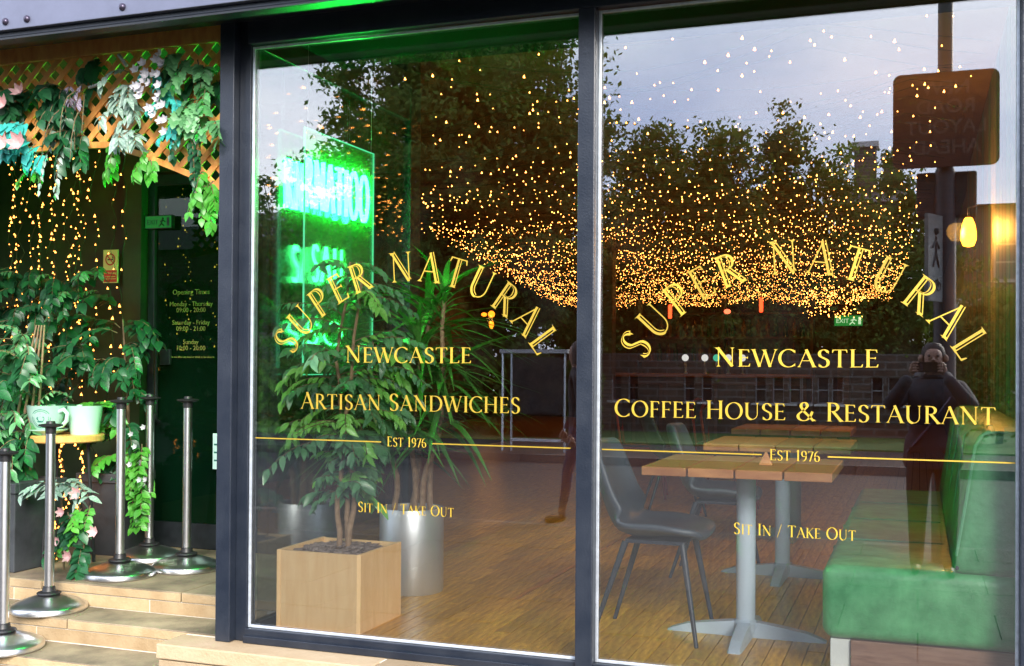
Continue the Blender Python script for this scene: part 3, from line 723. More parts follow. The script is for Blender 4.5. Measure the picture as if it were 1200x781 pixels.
trunks = [[(-2.52, .30, .33), (-2.53, .31, .55), (-2.49, .29, .85), (-2.46, .30, 1.15), (-2.42, .32, 1.62)],
          [(-2.47, .31, .33), (-2.46, .33, .6), (-2.52, .33, .9), (-2.56, .34, 1.2), (-2.50, .36, 1.66)],
          [(-2.50, .33, .33), (-2.50, .36, .62), (-2.44, .37, .95), (-2.38, .36, 1.3)]]
def interp(path, t):
    t *= len(path)-1; i = min(int(t), len(path)-2); return Vector(path[i]).lerp(Vector(path[i+1]), t-i)
tm = MB()
for tk in trunks:
    pts = [interp(tk, t/12)+rv(.006) for t in range(13)]; tm.tube([p-F.b for p in pts], [.014-.008*i/12 for i in range(13)], 8)
tm.build('trunk', MT['bark'], F.o, smooth=True)
for i in range(104):
    tk = random.choice(trunks); t = .24+.76*((i+.5)/104)**.9; st_ = interp(tk, t); a = random.uniform(0, 2*math.pi)
    L_ = random.uniform(.20, .40)*(1.0 if t < .85 else .75)
    d = Vector((math.cos(a)*1.0, math.sin(a)*.55, .45))
    if st_.x+d.x*L_ < -2.76: d.x *= .5
    if st_.z < .8: L_ *= .62
    if st_.z < .95 and d.x > 0: L_ *= .75
    sprig(F, 'ficusy' if random.random() < .3 else 'ficus', st_, d, L_, 9, grav=1.3, sc=random.uniform(.75, 1.3), hang=.55)
# low sprig reaching left to the post
for z in (1.12, 1.2, .98): sprig(F, 'ficusy', (-2.56, .28, z), (-.9, -.3, .2), .27, 10, grav=1.6, sc=1.1, hang=.6)
F.done()
# ------------------------------------------------------------------ dracaena in steel cylinder
sp = empty('steel_planter', (-2.50, 1.05, 0), 'tall brushed steel cylinder planter behind the wooden box', 'planter')
MB().lathe([(.165, 0), (.168, .004), (.168, .430), (.165, .436), (.158, .436), (.157, .40)], n=48, closed=True).build('shell', MT['steel'], sp, smooth=True)
MB().lathe([(.001, .395), (.157, .398)], n=24, closed=True).build('soil', MT['mulch'], sp)
Dp = Plant('dracaena', (-2.5, 1.05, .40), 'tall dracaena with long drooping strap leaves in the steel planter', 'plant', limit=290)
heads = []
dm = MB()
for (x, y, x2, y2, h) in ((-2.56, 1.0, -2.58, .92, .95), (-2.50, 1.05, -2.45, 1.0, 1.28), (-2.44, 1.02, -2.28, .98, 1.10), (-2.42, 1.1, -2.35, 1.15, 1.52), (-2.53, 1.12, -2.50, 1.2, 1.42)):
    path = [Vector((x, y, .39)).lerp(Vector((x2, y2, h)), t/8) + Vector((.02*math.sin(t*1.1+x*30), 0, 0)) for t in range(9)]
    dm.tube([p-Dp.b for p in path], [.017-.006*t/8 for t in range(9)], 8); heads.append(path)
dm.build('trunk', MT['bark'], Dp.o, smooth=True)
for path in heads:
    for i in range(46):
        t = .55+.45*i/46; p = interp(path, t); a = random.uniform(0, 2*math.pi); el = random.uniform(.1, 1.1)*(1.3 if t > .9 else .8)
        d = Vector((math.cos(a)*.9, math.sin(a)*.7, el)); 
        s_ = random.uniform(.5, .95)
        if p.x+d.x*.5*s_ < -2.80: s_ *= .55
        Dp.leaf('strap', p, d, s_)
    for i in range(8):
        p = path[-1]; a = random.uniform(0, 2*math.pi); Dp.leaf('strap', p, Vector((math.cos(a)*.4, math.sin(a)*.3, 1.1)), random.uniform(.6, .9))
Dp.done()

# ------------------------------------------------------------------ neon sign on acrylic, standing parallel to the side window
ne = empty('neon_sign', (-2.735, .685, 1.75), 'glowing green neon words on a clear acrylic sheet in the left window', 'neon sign')
y0, y1, z0, z1 = -.357, .357, -.62, .555
MB().box(-.003, .003, y0+.004, y1-.004, z0+.004, z1-.004).build('acrylic_sheet', MT['acrylic'], ne)
eg = MB().box(-.004, .004, y0, y0+.004, z0, z1).box(-.004, .004, y1-.004, y1, z0, z1).box(-.004, .004, y0+.004, y1-.004, z1-.004, z1).box(-.004, .004, y0+.004, y1-.004, z0, z0+.004)
eg.build('sheet_edge', MT['edge'], ne)
def neon_line(txt, zb, cap, u0, u1, rt=.013, mt='neon'):
    sx = (u1-u0)/(sum(GL[c][0]+.12 for c in txt)-.12); u = u0
    for c in txt:
        mb = MB()
        for pts, *_ in GL[c][1]:
            q = [(-.014, u+a*sx, zb+b*cap) for a, b in pts]
            mb.tube(q, rt, 6)
        if mb.v: mb.build('neon_letter', MT[mt], ne, smooth=True)
        u += (GL[c][0]+.12)*sx
neon_line('RNATIOO', .185, .235, y0+.03, y1-.03, .0105)
neon_line('SAU', -.165, .175, y0+.10, y1-.30, .009, 'neon2')
neon_line('SO', -.47, .11, y0+.05, y1-.3, .007, 'neon2')
for y in (y0+.03, y1-.03):
    MB().tube([(0, y, z1), (0, y, 3.02-1.75)], .0015, 5).build('hanging_wire', MT['bead'], ne)

# ------------------------------------------------------------------ tables
def make_table(loc, label, group):
    t = empty('cafe_table', loc, label, 'table', group)
    w4 = .788/4
    for i in range(4):
        for j in range(1):
            x0 = -.394+i*w4
            MB().box(x0+.004, x0+w4-.004, -.35, .35, .722, .760).build('plank', MT['tabletop'], t, bevel=.004)
    MB().box(-.3, .3, -.03, .03, .708, .7215).build('batten', MT['chairleg'], t)
    MB().lathe([(.042, .05), (.042, .708)], n=28).build('column', MT['bracket'], t, smooth=True)
    ft = MB()
    for a in range(4):
        ang = R(90*a); c, s_ = math.cos(ang), math.sin(ang)
        prof = [(0, .062, .036), (.05, .066, .036), (.16, .052, .034), (.26, .036, .032), (.325, .014, .03), (.345, .004, .026)]
        for (r0, h0, w0), (r1, h1, w1) in zip(prof, prof[1:]):
            def pt(r, w_, z): return (c*r-s_*w_, s_*r+c*w_, z)
            b0 = 0 if r0 < .30 else 0.0
            ft.hexa([pt(r0, -w0, .0), pt(r0, w0, .0), pt(r1, w1, .0), pt(r1, -w1, .0), pt(r0, -w0*.75, h0), pt(r0, w0*.75, h0), pt(r1, w1*.75, h1), pt(r1, -w1*.75, h1)])
    ft.lathe([(.055, .01), (.055, .06), (.042, .075)], n=24)
    ft.build('foot', MT['bracket'], t, smooth=True)
    return t
G_T = 'wooden cafe tables in a row behind the right window'
t1 = make_table((-.715, .70, 0), 'nearest cafe table with plank top on a grey pedestal, right behind the glass', G_T)
t2 = copy_tree(t1); t2.location = (-.725, 2.20, 0); t2['label'] = 'second wooden plank table from the glass, just behind the nearest one'
t3 = copy_tree(t1); t3.location = (-.81, 3.72, 0); t3['label'] = 'third wooden plank table from the glass, farthest of the row'

# ------------------------------------------------------------------ tub chairs
def make_chair(loc, rz, label, group=None):
    t = empty('tub_chair', loc, label, 'chair', group, rz)
    # side profile (x forward, z up) of the shell, swept across the width with rounded rim
    prof = [(.235, .435), (.225, .462), (.17, .470), (.05, .455), (-.06, .448), (-.13, .465), (-.175, .515), (-.205, .60), (-.235, .70), (-.262, .80), (-.275, .855)]
    halfw = [.17, .20, .222, .232, .235, .237, .235, .23, .222, .205, .16]
    n = 12; v = []; f = []
    for (px, pz), hw in zip(prof, halfw):
        for k in range(n+1):
            u = -1+2*k/n; lift = (abs(u)**3)
            fx = 0; fz = 0
            if pz > .5: fx = lift*.095*(1-(pz-.5)/.9)      # back wraps forward
            fz = lift*(.055 if pz < .52 else .0)*(1 if px < .15 else .3)
            v.append((px+fx, u*hw, pz+fz))
    for i in range(len(prof)-1):
        for k in range(n): a = i*(n+1)+k; f.append((a, a+1, a+n+2, a+n+1))
    me = bpy.data.meshes.new('shell'); me.from_pydata(v, [], f); me.materials.append(MT['chair']); me.polygons.foreach_set('use_smooth', [True]*len(f))
    o = link('shell', me, t); m = o.modifiers.new('solid', 'SOLIDIFY'); m.thickness = .034; m.offset = 0
    m = o.modifiers.new('sub', 'SUBSURF'); m.levels = 2; m.render_levels = 2
    MB().box(-.10, .16, -.15, .15, .415, .432).build('seat_frame', MT['chairleg'], t, bevel=.004)
    for (x, y, fx, fy) in ((.15, .14, .225, .205), (.15, -.14, .225, -.205), (-.10, .14, -.235, .20), (-.10, -.14, -.235, -.20)):
        MB().tube([(x, y, .42), (fx, fy, 0)], [.015, .009], 12).build('leg', MT['chairleg'], t, smooth=True)
    return t
c1 = make_chair((-1.10, .60, 0), R(0), 'dark grey tub chair at the nearest table, close behind the centre mullion')
c2 = copy_tree(c1); c2.location = (-1.08, 2.10, 0); c2.rotation_euler.z = R(3); c2['label'] = 'dark grey tub chair at the second table, behind the near chair'
c3 = copy_tree(c1); c3.location = (-1.85, 4.6, 0); c3.rotation_euler.z = R(20); c3['label'] = 'grey tub chair deep in the room left of the red chairs'

mh = MB().hexa([(-.03, -.02, 0), (.03, -.02, 0), (.03, .02, 0), (-.03, .02, 0), (-.004, -.004, .055), (.004, -.004, .055), (.004, .004, .055), (-.004, .004, .055)])
mh = mh.build('menu_holder', MT['tabletop'], None, label='small wooden wedge menu holder standing on the nearest cafe table', cat='menu holder', bevel=.002); mh.location = (-.62, .62, .761)

def red_chair(loc, rz, label):
    t = empty('metal_chair', loc, label, 'chair', 'red framed metal chairs', rz)
    for s_ in (-1, 1):
        MB().tube([(-.22, s_*.2, 0), (-.17, s_*.19, .45), (-.22, s_*.18, .80), (-.21, s_*.12, .86), (-.21, 0, .87)], .012, 8).build('back_frame', MT['red'], t, smooth=True)
        MB().tube([(.22, s_*.2, 0), (.18, s_*.19, .45), (-.17, s_*.19, .45)], .012, 8).build('leg', MT['red'], t, smooth=True)
    MB().box(-.18, .19, -.19, .19, .45, .475).build('seat', MT['dark'], t, bevel=.008)
    MB().box(-.205, -.19, -.17, .17, .62, .84).build('backrest', MT['dark'], t, bevel=.006)
    return t
red_chair((-2.35, 5.6, 0), R(10), 'left red framed metal chair deep inside the room behind the tub chair')
red_chair((-1.75, 6.2, 0), R(-5), 'middle red framed metal chair near the third table')
red_chair((-1.45, 4.9, 0), R(5), 'right red framed metal chair nearest the third table')

# ------------------------------------------------------------------ booth
bo = empty('booth_bench', (.04, .8, 0), 'green leather booth bench against the right wall on a walnut plinth', 'booth')
def qo(mb, nm, m, bv=0, sm=False):
    o = mb.build(nm, MT[m], bo, bevel=bv, smooth=sm); o.location = (-.04, -.8, 0)
    if bv > .01: o.modifiers['bevel'].segments = 5; o.data.polygons.foreach_set('use_smooth', [True]*len(o.data.polygons))
    return o
def cushion(x0, x1, y0, y1, z0, z1, bulge=.02, top=None):
    bm = bmesh.new(); nx, ny, nz_ = 6, 10, 5
    m = MB(); m.box(x0, x1, y0, y1, z0, z1); return m
seat = cushion(-.345, .43, .105, 3.0, .155, .435)
sobj = qo(seat, 'seat_cushion', 'leather', .045)
# back rest: leaning profile extruded along the bench
bpz = [(.115, .43), (.425, .43), (.425, .955), (.235, .958), (.205, .94), (.185, .90), (.155, .70), (.125, .50)]
bk = MB().prism(bpz, 'y', .11, 3.0)
qo(bk, 'backrest', 'leather', .03)
for yv in (.8, 1.5, 2.2): qo(MB().tube([(-.348, yv, .20), (-.348, yv, .40), (-.30, yv, .437), (.10, yv, .437)], .0035, 6), 'piping', 'seam'); qo(MB().tube([(.131, yv, .50), (.152, yv, .70), (.182, yv, .90), (.232, yv, .960)], .0035, 6), 'piping', 'seam')
qo(MB().tube([(.130, .107, .50), (.163, .107, .70), (.193, .107, .90), (.222, .107, .945), (.26, .107, .953), (.42, .107, .951)], .006, 6), 'piping', 'seam')
qo(MB().tube([(.14, .112, .46)], .01, 8) if False else MB().sphere((.132, .104, .455), .008), 'stud', 'bolt')
qo(MB().box(-.24, .42, .125, 2.95, .0, .153), 'plinth', 'walnut', .002)
qo(MB().box(-.315, -.2415, .14, 2.95, .0, .152), 'plinth_end', 'signwhite', .002)
# ------------------------------------------------------------------ lamps
lm1 = empty('wall_lamp', (.29, 3.3, 2.04), 'bright amber glass wall lamp on the right hand wall', 'lamp')
MB().lathe([(.004, -.095), (.032, -.088), (.046, -.05), (.047, -.01), (.040, .04), (.026, .08), (.018, .09)], n=20).build('shade', MT['lamp'], lm1, smooth=True)
def lamp_light(par, e, col, loc=(0, 0, 0), r=.06):
    l = bpy.data.lights.new('lamp_light', 'POINT'); l.energy = e; l.color = col; l.shadow_soft_size = r; o = bpy.data.objects.new('lamp_light', l); COL.objects.link(o); o.parent = par; o.location = loc
lamp_light(lm1, 12, (1, .45, .08), (-.07, -.03, 0)); 
MB().tube([(0, 0, .10), (0, 0, .15), (.05, 0, .17), (.12, 0, .17)], .008, 8).build('arm', MT['bolt'], lm1, smooth=True)
lm2 = empty('hanging_lamp', (-8.2, 17, 2.2), 'small amber lamp glowing far back behind the left pane lettering', 'lamp')
MB().sphere((0, 0, 0), .07, 14, 9).build('shade', MT['lampfar'], lm2, smooth=True)
MB().sphere((-.20, .1, .0), .06, 12, 7, .7).build('shade', MT['lampfar'], lm2, smooth=True)
MB().lathe([(.02, -.30), (.055, -.22), (.04, -.13)], (0, 0, 0), 10).build('lower_shade', MT['lampfar'], lm2)
MB().tube([(0, 0, .04), (-.20, .1, .04)], .006, 6).build('arm', MT['wire'], lm2)
lamp_light(lm2, 2, (1, .45, .1), (0, -.1, -.12))
MB().tube([(0, 0, .08), (0, 0, .82)], .006, 6).build('cord', MT['wire'], lm2)
for (x, z, l) in ((-1.87, 1.95, 'red glowing tube pendant above the bar, left of the exit sign'), (-3.03, 1.88, 'red glowing tube pendant seen behind the letter P of SUPER')):
    pd = empty('pendant_lamp', (x, 10, z), l, 'lamp', 'red tube pendants over the bar')
    MB().lathe([(.015, -.09), (.024, -.08), (.024, .07), (.015, .09)], n=14).build('tube', MT['redlamp'], pd, smooth=True)
    MB().tube([(0, 0, .11), (0, 0, 3.02-z)], .005, 6).build('cord', MT['wire'], pd)

# ------------------------------------------------------------------ bar far inside
bar = empty('bar_counter', (-2.5, 11, 0), 'long dark wooden bar counter at the back of the room', 'bar')
MB().box(-1.7, 1.1, 0, .6, 0, 1.02).build('body', MT['walnut'], bar, bevel=.01)
MB().box(-1.75, 1.15, -.05, .65, 1.02, 1.07).build('top', MT['tabletop'], bar, bevel=.006)
for i in range(7): MB().box(-1.6+i*.38, -1.6+i*.38+.33, -.02, 0, .12, .92).build('front_panel', MT['wall'], bar, bevel=.004)
bs = empty('back_bar_shelves', (-2.5, 12.6, 0), 'back bar shelving behind the counter', 'shelf')
for z in (1.25, 1.62, 1.98): MB().box(-1.6, 1.0, 0, .28, z-.03, z).build('shelf', MT['walnut'], bs)
for x in (-1.62, -.3, 1.0): MB().box(x, x+.04, 0, .28, 0, 2.2).build('upright', MT['walnut'], bs)
bme = MB().lathe([(.001, 0), (.036, 0), (.036, .16), (.014, .21), (.014, .27), (.001, .27)], n=10, closed=True)
bm1 = bme.mesh('bottle', MT['bottle'], True); bm2 = bme.mesh('bottle', MT['bottle2'], True)
for z in (1.25, 1.62):
    for i in range(20): link('bottle', random.choice((bm1, bm2)), None, loc=(-4.0+i*.125+random.uniform(-.02, .02), 12.72, z+.001), label='small bottle standing on the shelves behind the bar', cat='bottle', group='bottles behind the bar')
for i, (px, m) in enumerate(((-3.03, 'tapw'), (-2.76, 'tapw'), (-2.60, 'tapg'), (-2.44, 'tapw'), (-2.25, 'tapw'))):
    tp = empty('beer_tap', (px, 11.05, 1.07), ['beer tap with pale round badge at the left end of the bar', 'beer tap with white round badge left of the green one', 'beer tap with green round badge on the bar', 'beer tap with white round badge just right of the green one', 'beer tap with white round badge at the right end of the row'][i], 'beer tap')
    MB().lathe([(.03, 0), (.03, .01), (.016, .02), (.016, .17), (.02, .18)], n=12).build('column', MT['chrome'], tp, smooth=True)
    o = MB().lathe([(.001, 0), (.045, 0), (.048, .012), (.001, .018)], n=18, closed=True).build('badge', MT[m], tp, smooth=True); o.matrix_local = Matrix.Translation((0, -.02, .22)) @ Matrix.Rotation(R(90), 4, 'X')
    MB().tube([(0, 0, .16), (0, -.06, .16), (0, -.08, .12)], .008, 6).build('spout', MT['chrome'], tp)
rl = empty('bar_light', (-2.55, 11.6, 1.95), 'small red and green light above the bar taps', 'light')
MB().sphere((0, 0, 0), .05, 12, 7, .7).build('bulb', MT['tapr'], rl); MB().tube([(0, 0, .04), (0, 0, 1.07)], .008, 6).build('rod', MT['wire'], rl)
# dark timber posts in the room
for (x, y, l) in ((-1.05, 13, 'dark column left of the far exit sign'), (-3.6, 9, 'dark timber column left of the bar')):
    o = MB().box(-.09, .09, -.09, .09, 0, 3.02).build('room_column', MT['walnut'], None, label=l, cat='column', bevel=.01); o.location = (x, y, 0)

# ------------------------------------------------------------------ fairy lights
def bulbs_mesh(pts, r, m):
    v = []; f = []
    for (x, y, z) in pts:
        o_ = len(v); a = random.uniform(0, 6.28); rr = r*random.choice((.55, .7, .85, 1.0, 1.3))
        v += [(x, y, z+rr*1.5)]+[(x+rr*math.cos(a+k*2.094), y+rr*math.sin(a+k*2.094), z-rr*.6) for k in range(3)]
        f += [(o_, o_+1, o_+2), (o_, o_+2, o_+3), (o_, o_+3, o_+1), (o_+1, o_+3, o_+2)]
    me = bpy.data.meshes.new('bulbs'); me.from_pydata(v, [], f); me.materials.append(m); return me
yy = .95; ns_ = 0
while yy < 19.4:
    xl = -2.7 if yy < 1.95 else (-3.9-.19*yy)
    xr = .36-.045*yy
    base = 2.86 - .012*yy
    z_l = base + random.uniform(-.05, .06); z_r = base+random.uniform(-.05, .06); sag = random.uniform(.06, .20)
    if 14 < yy < 17.5 and random.random() < .6: sag += .1
    path = []; L_ = xr-xl; nn = int(L_/.35)+3
    for i in range(nn+1):
        t = i/nn; k = (t*L_/2.2) % 1
        path.append((xl+L_*t, yy+.10*math.sin(t*9+yy*3), z_l+(z_r-z_l)*t-sag*4*k*(1-k)))
    t_ = empty('fairy_light_string', (xl, yy, base), 'string of tiny warm lights strung across the dark ceiling', 'fairy lights', 'strings of fairy lights across the ceiling')
    off = Vector((xl, yy, base))
    MB().tube([Vector(p)-off for p in path], .0017, 3, cap=False).build('wire', MT['wire'], t_)
    pts = []; sp_ = max(.058, .20-.017*yy)
    for i in range(int(L_/sp_)):
        q = interp(path, min(.999, (i+random.uniform(0, .9))*sp_/L_))-off
        pts.append((q.x+random.uniform(-.02, .02), q.y+random.uniform(-.09, .09), q.z-random.uniform(.01, .10)))
    link('bulbs', bulbs_mesh(pts, .0060 if yy < 5 else .0062, MT['bulb']), t_, kind='stuff'); ns_ += 1
    yy += .255
# low swag at the far right of the net (over the exit sign)
for k in range(6):
    y = 9.3+k*.35; t_ = empty('fairy_light_string', (-.93, y, 2.03), 'low swag of tiny warm lights bunched above the far exit sign', 'fairy lights', 'low swags above the exit sign')
    pts = [(random.uniform(-.42, .27), random.uniform(-.1, .1), random.uniform(-.24, .16)) for _ in range(34)]
    MB().tube([(-.4, 0, .2), (-.1, 0, -.1), (.25, 0, .2)], .0022, 3, cap=False).build('wire', MT['wire'], t_)
    link('bulbs', bulbs_mesh(pts, .007, MT['bulb']), t_, kind='stuff')
# vertical strands over the left entrance wall
def strand(x, y, z0_, z1_, label, group, m='bulb2', step_=.075, jx=.03, r=.0085):
    t_ = empty('fairy_light_strand', (x, y, z1_), label, 'fairy lights', group)
    nn = max(3, int((z1_-z0_)/.1)); path = [(random.uniform(-jx, jx), random.uniform(-.015, .015), -(z1_-z0_)*i/nn) for i in range(nn+1)]
    MB().tube(path, .002, 3, cap=False).build('wire', MT['wire'], t_)
    pts = []
    for i in range(int((z1_-z0_)/step_)):
        q = interp(path, min(.999, (i+random.random())*step_/(z1_-z0_))); pts.append((q.x+random.uniform(-.014, .014), q.y-.01, q.z))
    link('bulbs', bulbs_mesh(pts, r, MT[m]), t_, kind='stuff')
ORD = ('leftmost', 'second', 'third', 'fourth', 'fifth', 'sixth', 'seventh', 'eighth', 'ninth', 'tenth', 'eleventh', 'twelfth', 'rightmost')
for k_, x in enumerate(np.linspace(-5.58, -4.95, 13)):
    strand(float(x)+random.uniform(-.02, .02), 1.46+random.uniform(-.04, .04), random.uniform(.45, 1.15), 2.6, ORD[k_]+' vertical strand of fairy lights, counted from the left, above the entrance ivy', 'light strands on the entrance wall', step_=.055, jx=.05, r=.0072)
for x, w_ in ((-4.88, 'left'), (-4.80, 'right')): strand(x, 1.58, .9, 2.6, w_+' one of two sparse fairy light strands hanging beside the no smoking sign', 'light strands beside the entrance door', step_=.12)
for x_, w_ in ((-4.97, 'left'), (-4.88, 'middle'), (-4.79, 'right')): strand(x_, 1.18, .12, .74, w_+' one of three short fairy light strands glowing under the side table', 'light strand by the planter', step_=.02, jx=.06)
strand(-4.72, .93, .02, .45, 'bunched strand of fairy lights falling to the step beside the planter', 'light strand by the planter', step_=.018, jx=.05)
for x, y in ((-5.1, 3.0), (-5.5, 3.2), (-5.9, 3.4), (-5.3, 2.6), (-5.0, 2.5)): strand(x, y, 1.2, 2.9, 'thin strand of tiny lights behind the tinted entrance door', 'light strands behind the entrance door', step_=.075, r=.006, jx=.10)

# ------------------------------------------------------------------ stanchions
def make_stanchion(loc, label):
    t = empty('stanchion', loc, label, 'stanchion', 'steel barrier posts by the entrance')
    MB().lathe([(.001, .0), (.185, 0), (.192, .006), (.192, .026), (.186, .034), (.15, .052), (.09, .072), (.045, .086), (.001, .088)], n=44, closed=True).build('base', MT['chrome'], t, smooth=True)
    MB().lathe([(.058, .086), (.062, .090), (.058, .096), (.036, .102), (.033, .11), (.030, .125), (.024, .128)], n=28).build('collar', MT['rubber'], t, smooth=True)
    MB().lathe([(.0245, .11), (.0245, .955)], n=24).build('pole', MT['chrome'], t, smooth=True)
    MB().lathe([(.026, .925), (.028, .955), (.06, .965), (.062, .970), (.058, .974), (.024, .978), (.022, .99), (.001, .991)], n=28, closed=True).build('cap', MT['rubber'], t, smooth=True)
    return t
s1 = make_stanchion((-4.153, .79, .001), 'steel barrier post on the landing, left of the three at the door')
for loc, l in (((-4.356, 1.30, .001), 'steel barrier post in the middle of the three at the door, set back'), ((-3.94, 1.10, .001), 'steel barrier post on the landing nearest the dark window post'),
               ((-4.285, .40, -.117), 'steel barrier post standing on the middle step in front of the cups'), ((-4.255, .06, -.235), 'steel barrier post cut by the left edge, on the lowest step')):
    s = copy_tree(s1); s.location = loc; s['label'] = l
    if 'nearest' in l: s.rotation_euler.z = .4

# ------------------------------------------------------------------ entrance planters, side table, cups
def tall_planter(x, y, w0, w1, h, label):
    t = empty('tall_planter', (x, y, 0), label, 'planter')
    m = MB(); m.hexa([(-w0/2, -w0/2, 0), (w0/2, -w0/2, 0), (w0/2, w0/2, 0), (-w0/2, w0/2, 0), (-w1/2, -w1/2, h), (w1/2, -w1/2, h), (w1/2, w1/2, h), (-w1/2, w1/2, h)])
    m.build('body', MT['planter'], t, bevel=.006)
    r = w1/2+.012
    m = MB().box(-r, r, -r, -r+.03, h-.05, h+.005).box(-r, r, r-.03, r, h-.05, h+.005).box(-r, -r+.03, -r+.03, r-.03, h-.05, h+.005).box(r-.03, r, -r+.03, r-.03, h-.05, h+.005)
    m.build('rim', MT['planter'], t, bevel=.004)
    return t
tall_planter(-4.91, .80, .30, .38, .50, 'dark slate planter at the left edge with ivy above')
tall_planter(-4.70, 1.42, .24, .31, .50, 'dark slate planter behind the left stanchion by the door')
sd_ = empty('side_table', (-4.745, 1.02, 0), 'small round wooden side table carrying the mint cups', 'table')
MB().lathe([(.001, .715), (.214, .715), (.222, .722), (.222, .752), (.216, .758), (.001, .758)], n=40, closed=True).build('top', mat('honey_wood', (.50, .26, .07), .4, col2=(.62, .34, .11), scale=8, stretch=(1, 8, 1)), sd_, smooth=True)
for a in (30, 150, 270):
    MB().tube([(.13*math.cos(R(a)), .13*math.sin(R(a)), .715), (.17*math.cos(R(a)), .17*math.sin(R(a)), 0)], .010, 8).build('leg', MT['rubber'], sd_, smooth=True)
cu = empty('giant_cup', (-4.80, .93, .758), 'large mint coffee cup planter with a round green emblem, on its saucer', 'cup')
MB().lathe([(.001, 0), (.06, 0), (.065, .006), (.12, .028), (.123, .034), (.118, .035), (.06, .014), (.001, .012)], n=36, closed=True).build('saucer', MT['mint'], cu, smooth=True)
MB().lathe([(.001, .014), (.062, .014), (.070, .03), (.090, .07), (.104, .12), (.110, .168), (.112, .172), (.106, .172), (.09, .10), (.06, .03), (.001, .03)], n=40, closed=True).build('bowl', MT['mint'], cu, smooth=True)
hd_ = MB().tube([(.095, -.01, .135), (.135, -.01, .150), (.162, -.01, .125), (.155, -.01, .085), (.125, -.01, .055), (.082, -.01, .048)], [.012, .013, .012, .012, .012, .011], 10).build('handle', MT['mint'], cu, smooth=True)
# emblem: two rings and a small hand-like flower, bent round the bowl
em = MB()
def onbowl(u, z):
    zz = z; r = .062+(.112-.062)*min(1, max(0, (zz-.014)/.158))**.62 + .0022
    a = R(-66)+u/ .098; return (r*math.cos(a), r*math.sin(a), z)
def emring(ro, ri, n=36):
    for k in range(n):
        a0, a1 = 2*math.pi*k/n, 2*math.pi*(k+1)/n; o_ = len(em.v)
        for (rr, aa) in ((ro, a0), (ro, a1), (ri, a1), (ri, a0)): em.v.append(onbowl(rr*math.cos(aa), .098+rr*math.sin(aa)))
        em.f.append((o_, o_+1, o_+2, o_+3))
emring(.054, .0505); emring(.044, .0415)
def emblob(cx, cz, rx, rz, rot=0, n=10):
    o_ = len(em.v)
    for k in range(n):
        a = 2*math.pi*k/n; x = rx*math.cos(a); z = rz*math.sin(a); em.v.append(onbowl(cx+x*math.cos(rot)-z*math.sin(rot), .098+cz+x*math.sin(rot)+z*math.cos(rot)))
    em.f.append(tuple(range(o_, o_+n)))
for k in range(5): a = R(40+k*26); emblob(.022*math.cos(a), -.004+.024*math.sin(a), .0035, .010, a-R(90))
emring(.020, .0165)
emblob(-.004, -.018, .020, .005); emblob(-.020, -.002, .004, .011, .5)
link('emblem', em.mesh('emblem', MT['logo'], fix=False), cu)
MB().lathe([(.001, .15), (.100, .15)], n=24, closed=True).build('soil', MT['mulch'], cu)
cp = empty('mint_pot', (-4.635, 1.06, .758), 'plain mint green tapered pot behind the cup handle', 'pot')
MB().lathe([(.001, 0), (.078, 0), (.080, .004), (.104, .165), (.108, .170), (.100, .170), (.09, .12)], n=36, closed=True).build('body', MT['mint'], cp, smooth=True)
MB().lathe([(.001, .14), (.095, .14)], n=24, closed=True).build('soil', MT['mulch'], cp)
P = Plant('cup_plant', (-4.6, 1.0, .9), 'low leafy plant spilling over the rims of the mint cups', 'plant', limit=150)
for i in range(15):
    a = random.uniform(0, 3.14); c = random.choice(((-4.80, .93), (-4.635, 1.06)))
    sprig(P, random.choice(('small', 'small', 'bright')), (c[0]+.05*math.cos(a), c[1]+.05*math.sin(a), .91), (math.cos(a), math.sin(a)*.8, 1.0), random.uniform(.07, .15), 6, grav=1.5, sc=random.uniform(.5, .9), r=.002)
P.done()
# ivy wall planting behind
P = Plant('climbing_ivy', (-5.1, 1.3, .5), 'dense dark green climbing ivy on the entrance wall left of the door', 'plant', limit=285)
for i in range(120):
    x = random.uniform(-5.75, -4.72); zc = random.uniform(.75, 1.78) - max(0, x+5.0)*.2
    yb = 1.45 - .3*random.random()
    sprig(P, random.choice(('ivy', 'ivy', 'ficus')), (x, yb, zc), (random.uniform(-.8, .9), -.7, random.uniform(-.1, .8)), random.uniform(.14, .34), 7, grav=1.4, sc=random.uniform(.5, .95), hang=.5)
P.done()
P = Plant('tall_foliage', (-5.0, .9, .5), 'leafy ficus branches rising from the planter at the left edge', 'plant', limit=200)
for i in range(40):
    sprig(P, random.choice(('ivy', 'ficus', 'greyleaf' if False else 'ficus')), (-4.95+random.uniform(-.15, .1), .85+random.uniform(-.1, .2), random.uniform(.5, 1.35)), (random.uniform(-1, .8), -.6, random.uniform(0, .7)), random.uniform(.16, .34), 7, grav=1.4, sc=random.uniform(.8, 1.2), hang=.5)
for i in range(4): P.tube([(-4.95+i*.03, .85, .45), (-4.98+i*.05, .9, .9), (-4.9+i*.02, .95, 1.4)], [.010, .008, .005])
P.done('bark')
P = Plant('door_plant', (-4.62, 1.42, .5), 'leafy plant with small white flowers in the dark planter beside the door', 'plant', limit=200)
for i in range(26):
    a = random.uniform(0, 6.28); z = random.uniform(.5, 1.45)
    sprig(P, 'bright' if z < .85 and random.random() < .6 else 'ivy', (-4.62+.05*math.cos(a), 1.40+.05*math.sin(a), z), (math.cos(a)*1.0+.25, -abs(math.sin(a)), .6), random.uniform(.15, .34), 7, grav=1.7, sc=random.uniform(.7, 1.0), hang=.4)
for i in range(14):
    z = random.uniform(.35, .7); sprig(P, 'bright', (-4.42+random.uniform(-.05, .05), 1.25, z), (.4, -.4, -.5), .18, 6, grav=1.2, sc=.8)
